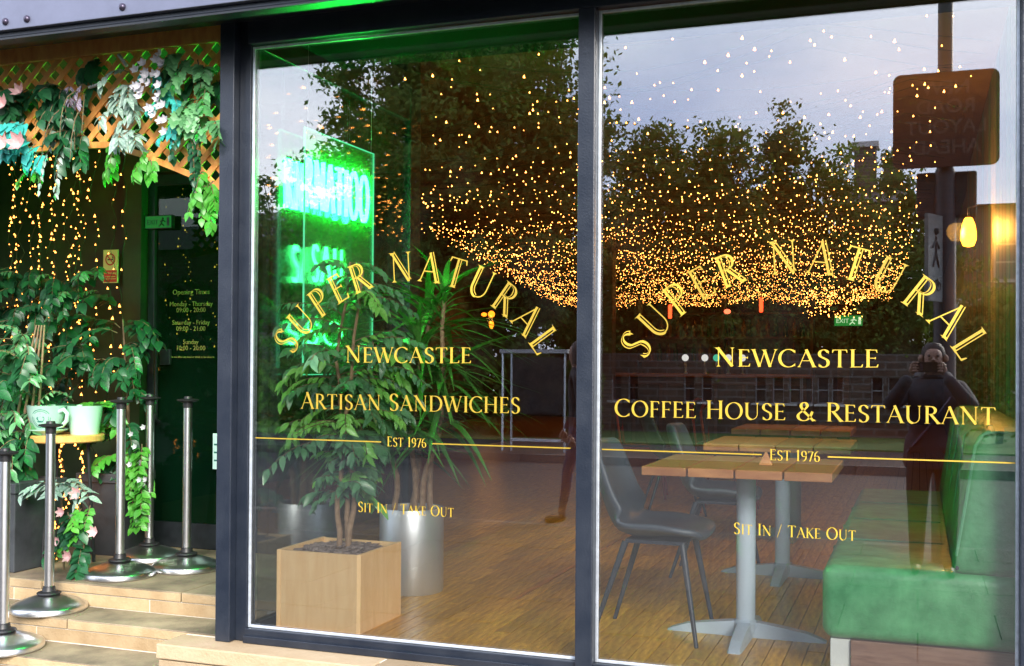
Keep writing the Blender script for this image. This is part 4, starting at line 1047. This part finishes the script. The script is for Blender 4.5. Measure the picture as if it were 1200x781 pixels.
for i in range(9): P.flower((-4.38+random.uniform(-.09, .12), 1.18+random.uniform(-.05, .05), random.uniform(.38, .80)), (.2, -1, .3), 'wpetal', 5, .9)
P.tube([(-4.62, 1.42, .45), (-4.6, 1.4, .9), (-4.63, 1.38, 1.45)], [.012, .010, .005])
P.done()
P = Plant('variegated_spray', (-4.55, .75, .55), 'pale edged leafy spray hanging in front of the left planter', 'plant', limit=80)
for (d, l) in (((-1, -.4, .5), .22), ((-.8, -.5, .1), .2), ((1, -.3, .5), .26), ((.9, -.4, .1), .18), ((.2, -.7, .2), .14)):
    sprig(P, 'grey', (-4.50, .72, .50), d, l, 7, grav=1.2, sc=.85)
P.tube([(-4.50, .75, .02), (-4.51, .74, .3), (-4.50, .72, .5)], .006)
P.done()
P = Plant('trailing_lily', (-4.40, .72, .2), 'trailing plant with pink and white star flowers at the foot of the front stanchion', 'plant', limit=90)
for i in range(12): sprig(P, random.choice(('ivy', 'bright', 'ivy')), (-4.38+random.uniform(-.07, .09), .70+random.uniform(-.04, .04), random.uniform(.12, .42)), (random.uniform(-.7, .9), -.5, -.3), random.uniform(.1, .2), 6, grav=1.0, sc=random.uniform(.6, .9))
for q in ((-4.40, .62, .36), (-4.43, .62, .20), (-4.36, .63, .12), (-4.16, .60, .27), (-4.33, .66, .46)): P.flower(q, (.1, -1, .25), 'petal', 6, random.uniform(.9, 1.2))
P.tube([(-4.36, .70, .01), (-4.34, .70, .25), (-4.38, .71, .5)], .005); P.tube([(-4.33, .68, .01), (-4.30, .68, .2), (-4.22, .64, .28)], .004)
P.done()

# garlands on the trellis
def garland(name, label, key, starts, L_, nl, sc, n_sp, grav=1.6, cat='hanging plant', flowers=None, hang=.7, limit=120, spread=.8):
    x, y, z = starts[0]; P = Plant(name, (x, y, z), label, cat, limit=limit)
    for (x, y, z) in starts:
        for i in range(n_sp):
            sprig(P, key, (x+random.uniform(-.05, .05), y+random.uniform(-.02, .02), z+random.uniform(-.05, .05)), (random.uniform(-.7, .7), -.45, random.uniform(-.4, .6)), L_*random.uniform(.6, 1.1), nl, grav=grav, sc=sc*random.uniform(.8, 1.1), hang=hang, spread=spread)
    for (q, d, k_, n_, s_) in (flowers or []): P.flower(q, d, k_, n_, s_)
    P.done(); return P
fl1 = [((-4.12, -.11, 2.41), (.1, -1, .3), 'petal', 6, 1.35), ((-4.16, -.12, 2.36), (-.2, -1, .1), 'petal', 6, 1.3), ((-4.09, -.13, 2.21), (0, -1, .3), 'petal', 6, 1.5), ((-4.00, -.13, 2.215), (.2, -1, .2), 'petal', 6, 1.5),
       ((-4.19, -.12, 2.23), (-.3, -1, .1), 'petal', 6, 1.4), ((-4.05, -.08, 2.47), (.1, -1, .5), 'petal', 6, 1.2)]
garland('flower_garland', 'teal leaved garland with pink star flowers at the left of the trellis', 'teal', [(-4.20, .0, 2.27), (-4.10, .0, 2.32), (-4.02, .0, 2.22)], .12, 5, .70, 5, flowers=fl1)
garland('ivy_garland', 'dark green ivy hanging in the corner of the trellis', 'ivy', [(-3.95, .03, 2.46), (-3.85, .02, 2.42), (-3.80, .02, 2.28), (-4.2, .02, 2.46)], .18, 5, .72, 6)
garland('trailing_vine', 'thin trailing vine hanging below the arch on the left', 'grey', [(-3.83, -.01, 2.22)], .32, 8, .5, 2, grav=5, limit=60)
garland('fern_sprig', 'bright green fern sprig hanging under the left part of the arch', 'bright', [(-4.05, .02, 2.16)], .10, 5, .42, 5, grav=2)
garland('striped_vine', 'silver striped leafy vine hanging on the middle of the trellis', 'grey', [(-3.51, -.01, 2.50), (-3.47, -.02, 2.38), (-3.46, -.02, 2.24)], .16, 6, .80, 4, grav=2.2, limit=150, hang=.35)
garland('striped_sprig', 'small dark purple striped sprig at the left clip on the trellis', 'purple', [(-3.76, -.03, 2.46)], .07, 5, .55, 4)
garland('bare_stem', 'dry bare looking stem hanging from the left clip on the trellis', 'small', [(-3.75, -.02, 2.42)], .34, 6, .3, 5, grav=5)
fl2 = [((-3.31+random.uniform(-.08, .08), -.09+random.uniform(-.02, .02), 2.49+random.uniform(-.10, .10)), (random.uniform(-.4, .4), -1, .3), 'wpetal', 5, 1.1) for _ in range(20)]+[((-3.26+random.uniform(-.05, .05), -.08, 2.34+random.uniform(-.12, .06)), (0, -1, .2), 'wpetal', 5, 1.1) for _ in range(9)]
garland('blossom_garland', 'teal leaved garland crowded with small white flowers, right of centre', 'teal', [(-3.28, .0, 2.48), (-3.25, .0, 2.38), (-3.21, .0, 2.28)], .11, 5, .5, 4, flowers=fl2)
garland('monstera_vine', 'large split leaved monstera vine at the right of the trellis', 'monst', [(-3.09, -.01, 2.52), (-3.05, -.02, 2.42), (-3.01, -.02, 2.30), (-3.14, 0, 2.56)], .15, 5, .60, 3, grav=2, limit=150, hang=.4)
garland('leafy_vine', 'plain green vine trailing down the right side of the trellis', 'small', [(-3.14, -.01, 2.34), (-3.11, -.02, 2.20)], .26, 8, .95, 2, grav=5)
garland('lime_vine', 'bright lime green vine hanging beside the dark post', 'bright', [(-3.05, .03, 2.02), (-3.02, .02, 1.97)], .18, 7, .66, 3, grav=3.6)
garland('green_sprig', 'bright green leaves hanging under the middle of the arch', 'bright', [(-3.39, .04, 2.14), (-3.62, .04, 2.18)], .14, 5, .75, 3, grav=3)
garland('back_ivy', 'dark ivy showing through the top of the lattice on the right', 'ivy', [(-3.3, .12, 2.55), (-3.1, .12, 2.5), (-3.9, .12, 2.5), (-3.6, .14, 2.42), (-4.2, .14, 2.5), (-3.75, .14, 2.6)], .16, 5, .8, 5)

# ================================================================== the street behind the camera
def rod(mb, a, b, r0, r1=None, n=10): return mb.tube([a, b], [r0, r1 or r0], n)
lp = empty('street_post', (.19, -5.25, PAV), 'tall dark street post carrying the road sign and signal heads', 'post')
MB().lathe([(.095, 0), (.095, 1.0), (.085, 1.06), (.083, 3.1), (.058, 3.16), (.055, 7.0)], n=20).build('pole', MT['post'], lp, smooth=True)
MB().tube([(0, 0, 7.0), (0, -.3, 7.3), (0, -1.2, 7.45)], .04, 10).build('lamp_arm', MT['post'], lp, smooth=True)
MB().box(-.1, .1, -1.7, -1.15, 7.38, 7.5).build('lantern', MT['post'], lp, bevel=.03)
rs = empty('road_sign', (.19, -5.13, 3.14), 'square rounded road sign reading NEW ROAD LAYOUT AHEAD on the street post', 'road sign')
def rrect(w_, h_, r, n=6):
    p = []
    for (cx, cy_, a) in ((w_/2-r, h_/2-r, 0), (-w_/2+r, h_/2-r, 90), (-w_/2+r, -h_/2+r, 180), (w_/2-r, -h_/2+r, 270)):
        p += [(cx+r*math.cos(R(a+90*i/n)), cy_+r*math.sin(R(a+90*i/n))) for i in range(n+1)]
    return p
MB().prism(rrect(.785, .75, .06), 'y', -.02, 0).build('plate', MT['sign'], rs)
for s, z in (('NEW', .20), ('ROAD', .05), ('LAYOUT', -.11), ('AHEAD', -.27)):
    link('lettering', text_mesh(s, .155, MT['signtext'], bold=.003), rs, mw=Matrix.Translation((0, .0015, z)) @ FACE_WALL)
MB().box(-.03, .03, -.10, -.02, -.3, .3).build('bracket', MT['post'], rs)
for (x, l, m) in ((.06, 'dark traffic signal head seen from behind, left of the street post', 'post'), (.34, 'traffic signal head seen from behind, right of the street post', 'post')):
    th = empty('traffic_signal', (x, -5.25, 2.38), l, 'traffic light')
    MB().box(-.085, .085, -.11, .03, 0, .36).build('housing', MT[m], th, bevel=.015)
    for k in range(3): MB().lathe([(.05, 0), (.055, .09)], n=14).build('hood', MT['post'], th).matrix_local = Matrix.Translation((0, -.11, .065+k*.115)) @ Matrix.Rotation(R(90), 4, 'X')
    MB().box(-.12 if x > .2 else .05, -.05 if x > .2 else .08, -.03, .0, .15, .19).build('bracket', MT['post'], th)
cs = empty('crossing_sign', (.105, -5.06, 1.70), 'narrow white panel with pedestrian symbols fixed to the street post', 'sign')
MB().box(-.016, .016, -.13, .13, 0, .68).build('plate', mat('crossing_plate', (.26, .27, .26), .6, noise=.15), cs, bevel=.003)
sm_ = MB().sphere((-.018, 0, .55), .028, 10, 6)
for (p, q) in (((0, .51), (0, .38)), ((0, .38), (.05, .27)), ((0, .38), (-.05, .27)), ((0, .48), (.06, .42)), ((0, .48), (-.06, .42))): sm_.tube([(-.018, p[0], p[1]), (-.018, q[0], q[1])], .010, 5)
for yc in (-.05, .05):
    sm_.tube([(-.018, yc+.035*math.cos(R(k*30)), .12+.035*math.sin(R(k*30))) for k in range(13)], .005, 5)
sm_.tube([(-.018, -.05, .12), (-.018, 0, .17), (-.018, .05, .12), (-.018, .03, .18)], .005, 5)
sm_.v += [(-x, -y, z) for (x, y, z) in sm_.v]; nf_ = len(sm_.f); nv_ = len(sm_.v)//2; sm_.f += [tuple(i+nv_ for i in f) for f in sm_.f[:nf_]]
sm_.build('symbols', MT['signblack'], cs)
cs.rotation_euler.z = R(25)

# bus shelter style glazed panel on the far pavement
bsx = empty('glazed_shelter', (-6.50, -14.6, PAV), 'metal framed glazed panel shelter on the far pavement', 'shelter')
for x in (-.55, -.38, .62): MB().box(x-.014, x+.014, -.02, .02, 0, 1.75).build('post', MT['bead'], bsx, bevel=.004)
MB().box(-.6, .68, -.5, .05, 1.75, 1.82).build('roof', MT['wframe'], bsx, bevel=.005)
MB().box(-.36, .60, -.004, .004, .25, 1.68).build('pane', MT['shelterglass'], bsx)
MB().box(-.36, .60, -.02, .02, .18, .23).build('rail', MT['bead'], bsx)
# ------------------------------------------------------------------ trees
def tree(x, y, base, h, cw, ch, nclump, nleaf, label, size=.12, seed=1, lean=0, shape=1.0, sp=.55):
    rg = np.random.default_rng(seed)
    t = empty('street_tree', (x, y, base), label, 'tree')
    m = MB(); th = h-ch*.75
    m.tube([(0, 0, 0), (.05, 0, th*.4), (lean*.3, 0, th), (lean*.7, .1, th+ch*.4), (lean, .1, h-ch*.2)], [h*.024, h*.020, h*.016, h*.009, h*.003], 10)
    lobes = rg.normal(size=(16, 3)); lobes /= np.linalg.norm(lobes, axis=1)[:, None]; la = rg.uniform(-.28, .42, 16)
    nc = nclump*9
    u = rg.normal(size=(nc, 3)); u /= np.linalg.norm(u, axis=1)[:, None]
    f = 1+(np.exp(-((1-u @ lobes.T)/.10))*la).sum(1)
    rr = rg.random(nc)**.42
    taper = 1-.45*np.clip(u[:, 2]*rr, 0, 1)**shape
    cl = np.stack([lean*.6+u[:, 0]*rr*cw*f*taper, u[:, 1]*rr*cw*f*taper, h-ch/2+u[:, 2]*rr*f*ch/2], 1)
    for c in cl[::14]:
        k = rg.uniform(.45, .95); m.tube([(lean*.3*k, 0, th*k+.2), tuple((np.array([lean*.3, 0, th+.3])+c)/2+np.array([0, 0, -.1])), tuple(c)], [h*.009, h*.005, h*.0015], 6)
    m.build('trunk', MT['trunk'], t, smooth=True)
    per = nleaf//nc
    q = rg.normal(size=(nc, per, 3))*(rg.uniform(.10, .30, nc)[:, None, None])*np.array([1.15, 1.15, .7])
    P0 = (cl[:, None, :]+q).reshape(-1, 3); n_ = len(P0)
    a = rg.normal(size=(n_, 3)); a /= np.linalg.norm(a, axis=1)[:, None]; b = np.cross(a, rg.normal(size=(n_, 3))); b /= np.linalg.norm(b, axis=1)[:, None]
    s = (size*rg.uniform(.6, 1.25, n_))[:, None]
    V = np.stack([P0-a*s*.9, P0+b*s*.45, P0+a*s*.9, P0-b*s*.45], 1).reshape(-1, 3)
    me = bpy.data.meshes.new('crown'); me.vertices.add(n_*4); me.vertices.foreach_set('co', V.ravel())
    me.loops.add(n_*4); me.loops.foreach_set('vertex_index', np.arange(n_*4)); me.polygons.add(n_); me.polygons.foreach_set('loop_start', np.arange(n_)*4); me.polygons.foreach_set('loop_total', np.full(n_, 4))
    me.update(); me.validate(); me.materials.append(MT['crown']); link('crown', me, t, kind='stuff')
    return t
G0 = PAV+.03
tree(-9.75, -18.2, G0, 10.6, 2.6, 9.8, 64, 105000, 'large leafy tree filling the left pane reflection', .085, 3)
tree(-8.0, -18.8, G0, 9.2, 1.95, 8.4, 50, 50000, 'leafy tree overlapping the big tree on its right', .085, 4)
tree(-12.0, -19.8, G0, 6.0, 1.4, 5.6, 34, 22000, 'smaller tree at the left flank of the big tree', .085, 5)
tree(-6.4, -24.0, G0, 7.2, 2.0, 6.8, 44, 32000, 'rounded tree on the lawn just right of the centre mullion', .09, 6)
tree(-4.6, -23.0, G0, 7.5, 1.8, 6.8, 40, 26000, 'narrow topped tree in the middle of the lawn row', .09, 7, shape=.6)
tree(-3.3, -24.5, G0, 8.0, 1.1, 7.6, 30, 20000, 'tall slender tree with pointed top on the lawn', .085, 8, shape=.3)
tree(-2.1, -25.5, G0, 6.7, 1.8, 6.4, 36, 24000, 'low rounded tree in front of the chimney', .09, 9)
tree(-.4, -27.0, G0, 6.4, 1.8, 6.1, 36, 24000, 'bushy tree behind the road sign', .09, 10)
tree(1.5, -20.0, G0, 3.2, .8, 2.8, 24, 9000, 'small bush like tree beside the right hand building', .08, 11)
tree(-20.5, -30.0, G0, 7.6, 3.4, 7.0, 40, 20000, 'distant dark tree at the far left of the street', .13, 12)
tree(-16.0, -27.0, G0, 5.6, 2.6, 5.2, 30, 16000, 'low distant tree left of the shelter', .12, 13)
tree(-8.0, -29.0, G0, 6.5, 3.2, 6.2, 40, 20000, 'dense tree at the back of the lawn behind the big tree', .12, 14)
tree(-4.8, -31.0, G0, 6.4, 3.0, 6.2, 40, 20000, 'dense tree at the back of the lawn right of the big tree', .12, 15)
# hedge on the lawn edge
def hedge(x0, x1, y, h, label):
    rg = np.random.default_rng(5); n_ = 26000
    P0 = np.stack([rg.uniform(x0, x1, n_), y+rg.uniform(-.5, .5, n_), G0+h*rg.random(n_)**.8+.12*np.sin(rg.uniform(x0, x1, n_)*3)], 1)
    a = rg.normal(size=(n_, 3)); a /= np.linalg.norm(a, axis=1)[:, None]; b = np.cross(a, rg.normal(size=(n_, 3))); b /= np.linalg.norm(b, axis=1)[:, None]
    s = .09; V = np.stack([P0-a*s, P0+b*s*.5, P0+a*s, P0-b*s*.5], 1).reshape(-1, 3)
    me = bpy.data.meshes.new('hedge'); me.from_pydata(V.tolist(), [], [(4*i, 4*i+1, 4*i+2, 4*i+3) for i in range(n_)]); me.materials.append(MT['crown'])
    link('hedge', me, None, label=label, cat='hedge', kind='stuff')
hedge(-24, -6.5, -19, 1.5, 'long dark hedge along the far side of the lawn')

# ------------------------------------------------------------------ far buildings
def house(name, x0, x1, y, yb, z0, z1, mt, label, wins, band=None, roof=0, chim=()):
    """front wall faces +Y at y; wins: list (x, z, w, h)"""
    t = empty(name, (x0, y, z0), label, 'building'); O_ = (-x0, -y, -z0)
    def put(mb, nm, m, par=t, bv=0, loc=O_):
        o = mb.build(nm, MT[m], par, bevel=bv); o.location = loc; return o
    # wall built in strips so the windows are real openings
    wins = sorted(wins); m = MB()
    xs = sorted(set([x0, x1]+[a for (x, z, w_, h_) in wins for a in (x-w_/2, x+w_/2)]))
    for a, b in zip(xs, xs[1:]):
        zs = [(z, z+h_) for (x, z, w_, h_) in wins if x-w_/2 <= a+1e-6 and x+w_/2 >= b-1e-6]
        zs.sort(); cur = z0
        for (za, zb) in zs: m.box(a, b, y-.35, y, cur, za); cur = zb
        m.box(a, b, y-.35, y, cur, z1)
    m.box(x0, x1, yb, y-1.2, z0, z1-.02)
    put(m, 'wall', mt)
    for (x, z, w_, h_) in wins:
        f = MB(); b = min(.07, w_*.1)
        f.box(x-w_/2, x-w_/2+b, y-.2, y-.1, z, z+h_).box(x+w_/2-b, x+w_/2, y-.2, y-.1, z, z+h_).box(x-w_/2+b, x+w_/2-b, y-.2, y-.1, z, z+b).box(x-w_/2+b, x+w_/2-b, y-.2, y-.1, z+h_-b, z+h_).box(x-w_/2+b, x+w_/2-b, y-.19, y-.11, z+h_/2-b*.45, z+h_/2+b*.45)
        fo = put(f, 'window', 'wframe')
        p = MB().box(x-w_/2+b, x+w_/2-b, y-.17, y-.15, z+b, z+h_-b).build('pane', MT['wpane'], fo)
        s = MB().box(x-w_/2-.08, x+w_/2+.03, y, y+.06, z-.05, z).build('sill', MT['trim'], fo)
    if band:
        for (za, zb) in band: put(MB().box(x0-.05, x1+.05, y+.002, y+.09, za, zb), 'string_course', 'trim')
    if roof:
        put(MB().prism([(y+.3, z1), (yb-.3, z1), ((y+yb)/2, z1+roof)], 'x', x0-.2, x1+.2), 'roof', 'slate')
    for (cx, cw, cz) in chim:
        c = put(MB().box(cx-cw/2, cx+cw/2, y-4.2, y-3.2, z1, cz), 'chimney', 'darkstone'); 
        MB().box(cx-cw/2-.12, cx+cw/2+.12, y-4.32, y-3.08, cz, cz+.25).build('chimney_cap', MT['trim'], c)
    return t
wn = [(x, .36, .25, .60) for x in (-6.6, -6.2, -4.9, -4.5, -3.3, -2.92, -2.56, -2.30, -1.96, -1.66, -.84, -.50, -.12, .22)]
house('stone_outbuilding', -9.5, .75, -20.9, -22.6, -1.2, 1.45, 'darkstone', 'low dark stone building with small sash windows at the back of the lawn', wn)
house('stone_house', -3.3, -.6, -46, -54, -2.95, 8.2, 'sandstone_wall', 'narrow stone house with tall chimneys behind the trees', [(-2.4, 4.5, .7, 1.3), (-1.3, 4.5, .7, 1.3)], roof=1.2, chim=((-2.35, .95, 11.2), (-1.2, .7, 10.6)))
house('corner_building', 1.15, 9.5, -34, -46, -2.95, 6.3, 'sandstone_wall', 'tall stone corner building with a pale string course at the right', [(2.6, 3.9, .8, 1.2), (4.4, 3.9, .8, 1.2), (2.6, .4, .8, 1.4), (4.4, .4, .8, 1.4)], band=((3.05, 3.35),), roof=.8)
house('left_terrace', -40, -19.5, -36, -46, -2.95, 6.4, 'darkstone', 'dark terrace at the far left beyond the trees', [(-x, 3.0, .9, 1.5) for x in (21, 23, 25, 27, 29)], roof=1.8)
# low boundary wall and railings on the lawn edge
bw = empty('boundary_wall', (-14, -33.5, G0), 'low dark stone boundary wall at the back of the lawn', 'wall')
MB().box(-22, 15.2, -.2, .2, 0, .45).build('body', MT['darkstone'], bw); MB().box(-22, 15.2, -.25, .25, .452, .52).build('coping', MT['slate'], bw)

# ------------------------------------------------------------------ people
def body(name, joints, edges, mats, pick, parent):
    me = bpy.data.meshes.new(name); idx = {k: i for i, k in enumerate(joints)}
    me.from_pydata([joints[k][0] for k in joints], [(idx[a], idx[b]) for a, b in edges], [])
    o = bpy.data.objects.new(name, me); COL.objects.link(o)
    o.modifiers.new('skin', 'SKIN')
    for i, k in enumerate(joints):
        sv = me.skin_vertices[0].data[i]; r = joints[k][1]; sv.radius = (r, r) if not hasattr(r, '__len__') else r; sv.use_root = (k == 'pelvis' or k == 'root')
    s = o.modifiers.new('sub', 'SUBSURF'); s.levels = 2; s.render_levels = 2
    dg = bpy.context.evaluated_depsgraph_get(); m2 = bpy.data.meshes.new_from_object(o.evaluated_get(dg)); bpy.data.objects.remove(o)
    m2.materials.clear()
    for m in mats: m2.materials.append(m)
    for p in m2.polygons: p.material_index = pick(p.center); p.use_smooth = True
    return link(name, m2, parent)
# joints are in the person's own frame: x right, y forward, z up from the soles
def person_joints(armL, armR, stride=.10, k=1.0):
    J = {'pelvis': ((0, 0, .93*k), (.155, .11)), 'waist': ((0, .0, 1.08*k), (.14, .10)), 'chest': ((0, .01, 1.28*k), (.165, .115)), 'shoul': ((0, 0, 1.42*k), (.12, .085)), 'neck': ((0, .01, 1.50*k), .055), 'jaw': ((0, .03, 1.57*k), (.062, .070)), 'head': ((0, .02, 1.65*k), (.078, .092)), 'crown': ((0, .01, 1.73*k), (.055, .065))}
    E_ = [('pelvis', 'waist'), ('waist', 'chest'), ('chest', 'shoul'), ('shoul', 'neck'), ('neck', 'jaw'), ('jaw', 'head'), ('head', 'crown')]
    for s, nm, arm in ((-1, 'L', armL), (1, 'R', armR)):
        st_ = stride*s
        J.update({'hip'+nm: ((s*.10, 0, .88*k), .095), 'knee'+nm: ((s*.11, st_*.5+.02, .50*k), .062), 'calf'+nm: ((s*.11, st_*.7, .36*k), .058), 'ank'+nm: ((s*.115, st_, .09*k), .042), 'heel'+nm: ((s*.118, st_-.03, .045), .042), 'toe'+nm: ((s*.125, st_+.17, .035), (.045, .030)),
                  'sh'+nm: ((s*.185, 0, 1.40*k), .062), 'elb'+nm: (arm[0], .046), 'wr'+nm: (arm[1], .030)})
        E_ += [('pelvis', 'hip'+nm), ('hip'+nm, 'knee'+nm), ('knee'+nm, 'calf'+nm), ('calf'+nm, 'ank'+nm), ('ank'+nm, 'heel'+nm), ('heel'+nm, 'toe'+nm), ('shoul', 'sh'+nm), ('sh'+nm, 'elb'+nm), ('elb'+nm, 'wr'+nm)]
    return J, E_
def hand(parent, wrist, palm_c, side, tips, thumb, m='skin', r=.0085):
    """palm with five separate finger chains; tips: 4 (knuckle, mid, tip)"""
    J = {'root': (wrist, .024), 'palm': (palm_c, (.036, .018))}; E_ = [('root', 'palm')]
    for i, (a, b, c) in enumerate(tips):
        J['k%d' % i] = (a, r*1.15); J['m%d' % i] = (b, r); J['t%d' % i] = (c, r*.8); E_ += [('palm', 'k%d' % i), ('k%d' % i, 'm%d' % i), ('m%d' % i, 't%d' % i)]
    a, b, c = thumb; J['ta'] = (a, r*1.35); J['tb'] = (b, r*1.15); J['tc'] = (c, r*.95); E_ += [('root', 'ta'), ('ta', 'tb'), ('tb', 'tc')]
    return body('hand', J, E_, [MT[m]], lambda c_: 0, parent)
# photographer: stands behind the phone, facing the window
kk = .985
ph = empty('person', (.10, -4.70, PAV), 'photographer in a dark navy jacket holding up a phone, mirrored in the right window', 'person')
J, E_ = person_joints(((-.31, .14, 1.26), (-.165, .31, 1.49)), ((.27, .16, 1.25), (.085, .32, 1.49)), .03, kk)
for k_, r_k in dict(pelvis=(.19, .14), waist=(.185, .13), chest=(.20, .145), shoul=(.155, .105), elbL=.064, elbR=.064, wrL=.045, wrR=.045, shL=.085, shR=.085, hipL=.115, hipR=.115, kneeL=.078, kneeR=.078, calfL=.070, calfR=.070, ankL=.055, ankR=.055, neck=.066).items(): J[k_] = (J[k_][0], r_k)
def pick(c):
    if c.z > 1.50 and abs(c.x) < .13 and c.y < .2: return 0
    if c.z < .085: return 3
    return 1 if c.z > .90 else 2
body('body', J, E_, [MT['skin'], MT['jacket'], MT['trousers'], MT['signblack']], pick, ph)
hm = MB().lathe([(.001, .118), (.045, .110), (.076, .078), (.088, .03), (.086, -.02), (.074, -.07), (.05, -.11)], (0, -.028, 1.65*kk), 18, closed=True)
hm.build('hair', MT['hair'], ph, smooth=True)
# jacket: hood lying on the shoulders, hem, zip, pocket flaps and a cross-body strap
MB().tube([(-.12, .02, 1.455), (-.10, -.09, 1.475), (0, -.125, 1.48), (.10, -.09, 1.475), (.12, .02, 1.455)], [.035, .05, .058, .05, .035], 10).build('hood', MT['jacket'], ph, smooth=True)
MB().lathe([(.20, .80), (.215, .84), (.205, .98), (.19, 1.05)], n=22).build('jacket_hem', MT['jacket'], ph, smooth=True).scale = (1, .75, 1)
MB().box(-.006, .006, .150, .158, .86, 1.38).build('zip', MT['bolt'], ph)
for s in (-1, 1): MB().box(s*.12-.05, s*.12+.05, .140, .156, .93, .965).build('pocket_flap', MT['shirt'], ph, bevel=.003)
MB().tube([(.17, -.02, 1.42), (.10, .155, 1.30), (-.04, .17, 1.10), (-.18, .10, .92)], .012, 6).build('bag_strap', MT['bolt'], ph, smooth=True)
fc = MB().tube([(0, .105, 1.655*kk), (0, .128, 1.625*kk)], [.009, .014], 8); fc.build('nose', MT['skin'], ph, smooth=True)
for s in (-1, 1):
    MB().sphere((s*.031, .104, 1.665*kk), .010, 8, 6).build('eye', MT['hair'], ph, smooth=True)
    MB().sphere((s*.088, .02, 1.645*kk), .02, 8, 6, 1.5).build('ear', MT['skin'], ph, smooth=True)
MB().box(-.022, .022, .100, .108, 1.592*kk, 1.60*kk).build('mouth', mat('lips', (.35, .12, .10), .5), ph, bevel=.003)
px, pyy, pz = -.04, .372, 1.555   # phone centre in the person's frame
for s, wr in ((-1, (-.165, .32, 1.50)), (1, (.085, .33, 1.50))):
    ex = px+s*.078; tips = []
    for i in range(4):
        z = pz+.030-i*.019
        tips.append(((ex+s*.022, pyy-.012, z), (ex+s*.012, pyy+.016, z+.002), (ex-s*.016, pyy+.018, z+.004-.002*i)))
    hand(ph, wr, (ex+s*.030, pyy-.03, pz-.015), s, tips, ((ex+s*.018, pyy-.035, pz-.035), (ex-s*.002, pyy-.026, pz-.02), (ex-s*.022, pyy-.018, pz-.008)))
ph2 = empty('mobile_phone', (.06, -4.328, 1.185), 'dark mobile phone held sideways in both hands, mirrored in the right window', 'phone')
MB().prism(rrect(.156, .074, .010), 'y', -.004, .004).build('body', MT['phone'], ph2)
MB().prism(rrect(.022, .050, .006), 'y', .004, .0055).build('camera_bump', MT['bolt'], ph2).location = (-.045, 0, 0)
MB().prism(rrect(.148, .068, .008), 'y', -.0048, -.0041).build('screen', MT['wpane'], ph2)
# passer-by on the pavement
pb_ = empty('person', (-3.17, -6.35, PAV), 'passer-by in blue jeans and dark top, mirrored beside the centre mullion', 'person', rz=R(75))
J, E_ = person_joints(((-.24, .02, 1.13), (-.25, .14, .90)), ((.24, -.03, 1.13), (.25, .05, .88)), .16, 1.02)
body('body', J, E_, [MT['skin'], MT['shirt'], MT['jeans'], MT['shoe']], lambda c: 0 if (c.z > 1.53 and abs(c.x) < .13) else (3 if c.z < .085 else (1 if c.z > .95 else 2)), pb_)
MB().lathe([(.001, .115), (.045, .108), (.080, .075), (.096, .02), (.094, -.05), (.085, -.12)], (0, -.012, 1.65*1.02), 18, closed=True).build('hair', MT['hair'], pb_, smooth=True)
for s, wr in ((-1, (-.25, .14, .90)), (1, (.25, .05, .88))):
    x, y, z = wr; tips = [((x+.004*s, y+.03-i*.018, z-.085), (x-.004*s, y+.036-i*.018, z-.118+.004*abs(i-1)), (x-.012*s, y+.036-i*.018, z-.142+.006*abs(i-1))) for i in range(4)]
    hand(pb_, wr, (x, y+.006, z-.05), s, tips, ((x-.01*s, y+.035, z-.03), (x-.016*s, y+.052, z-.06), (x-.02*s, y+.056, z-.085)))
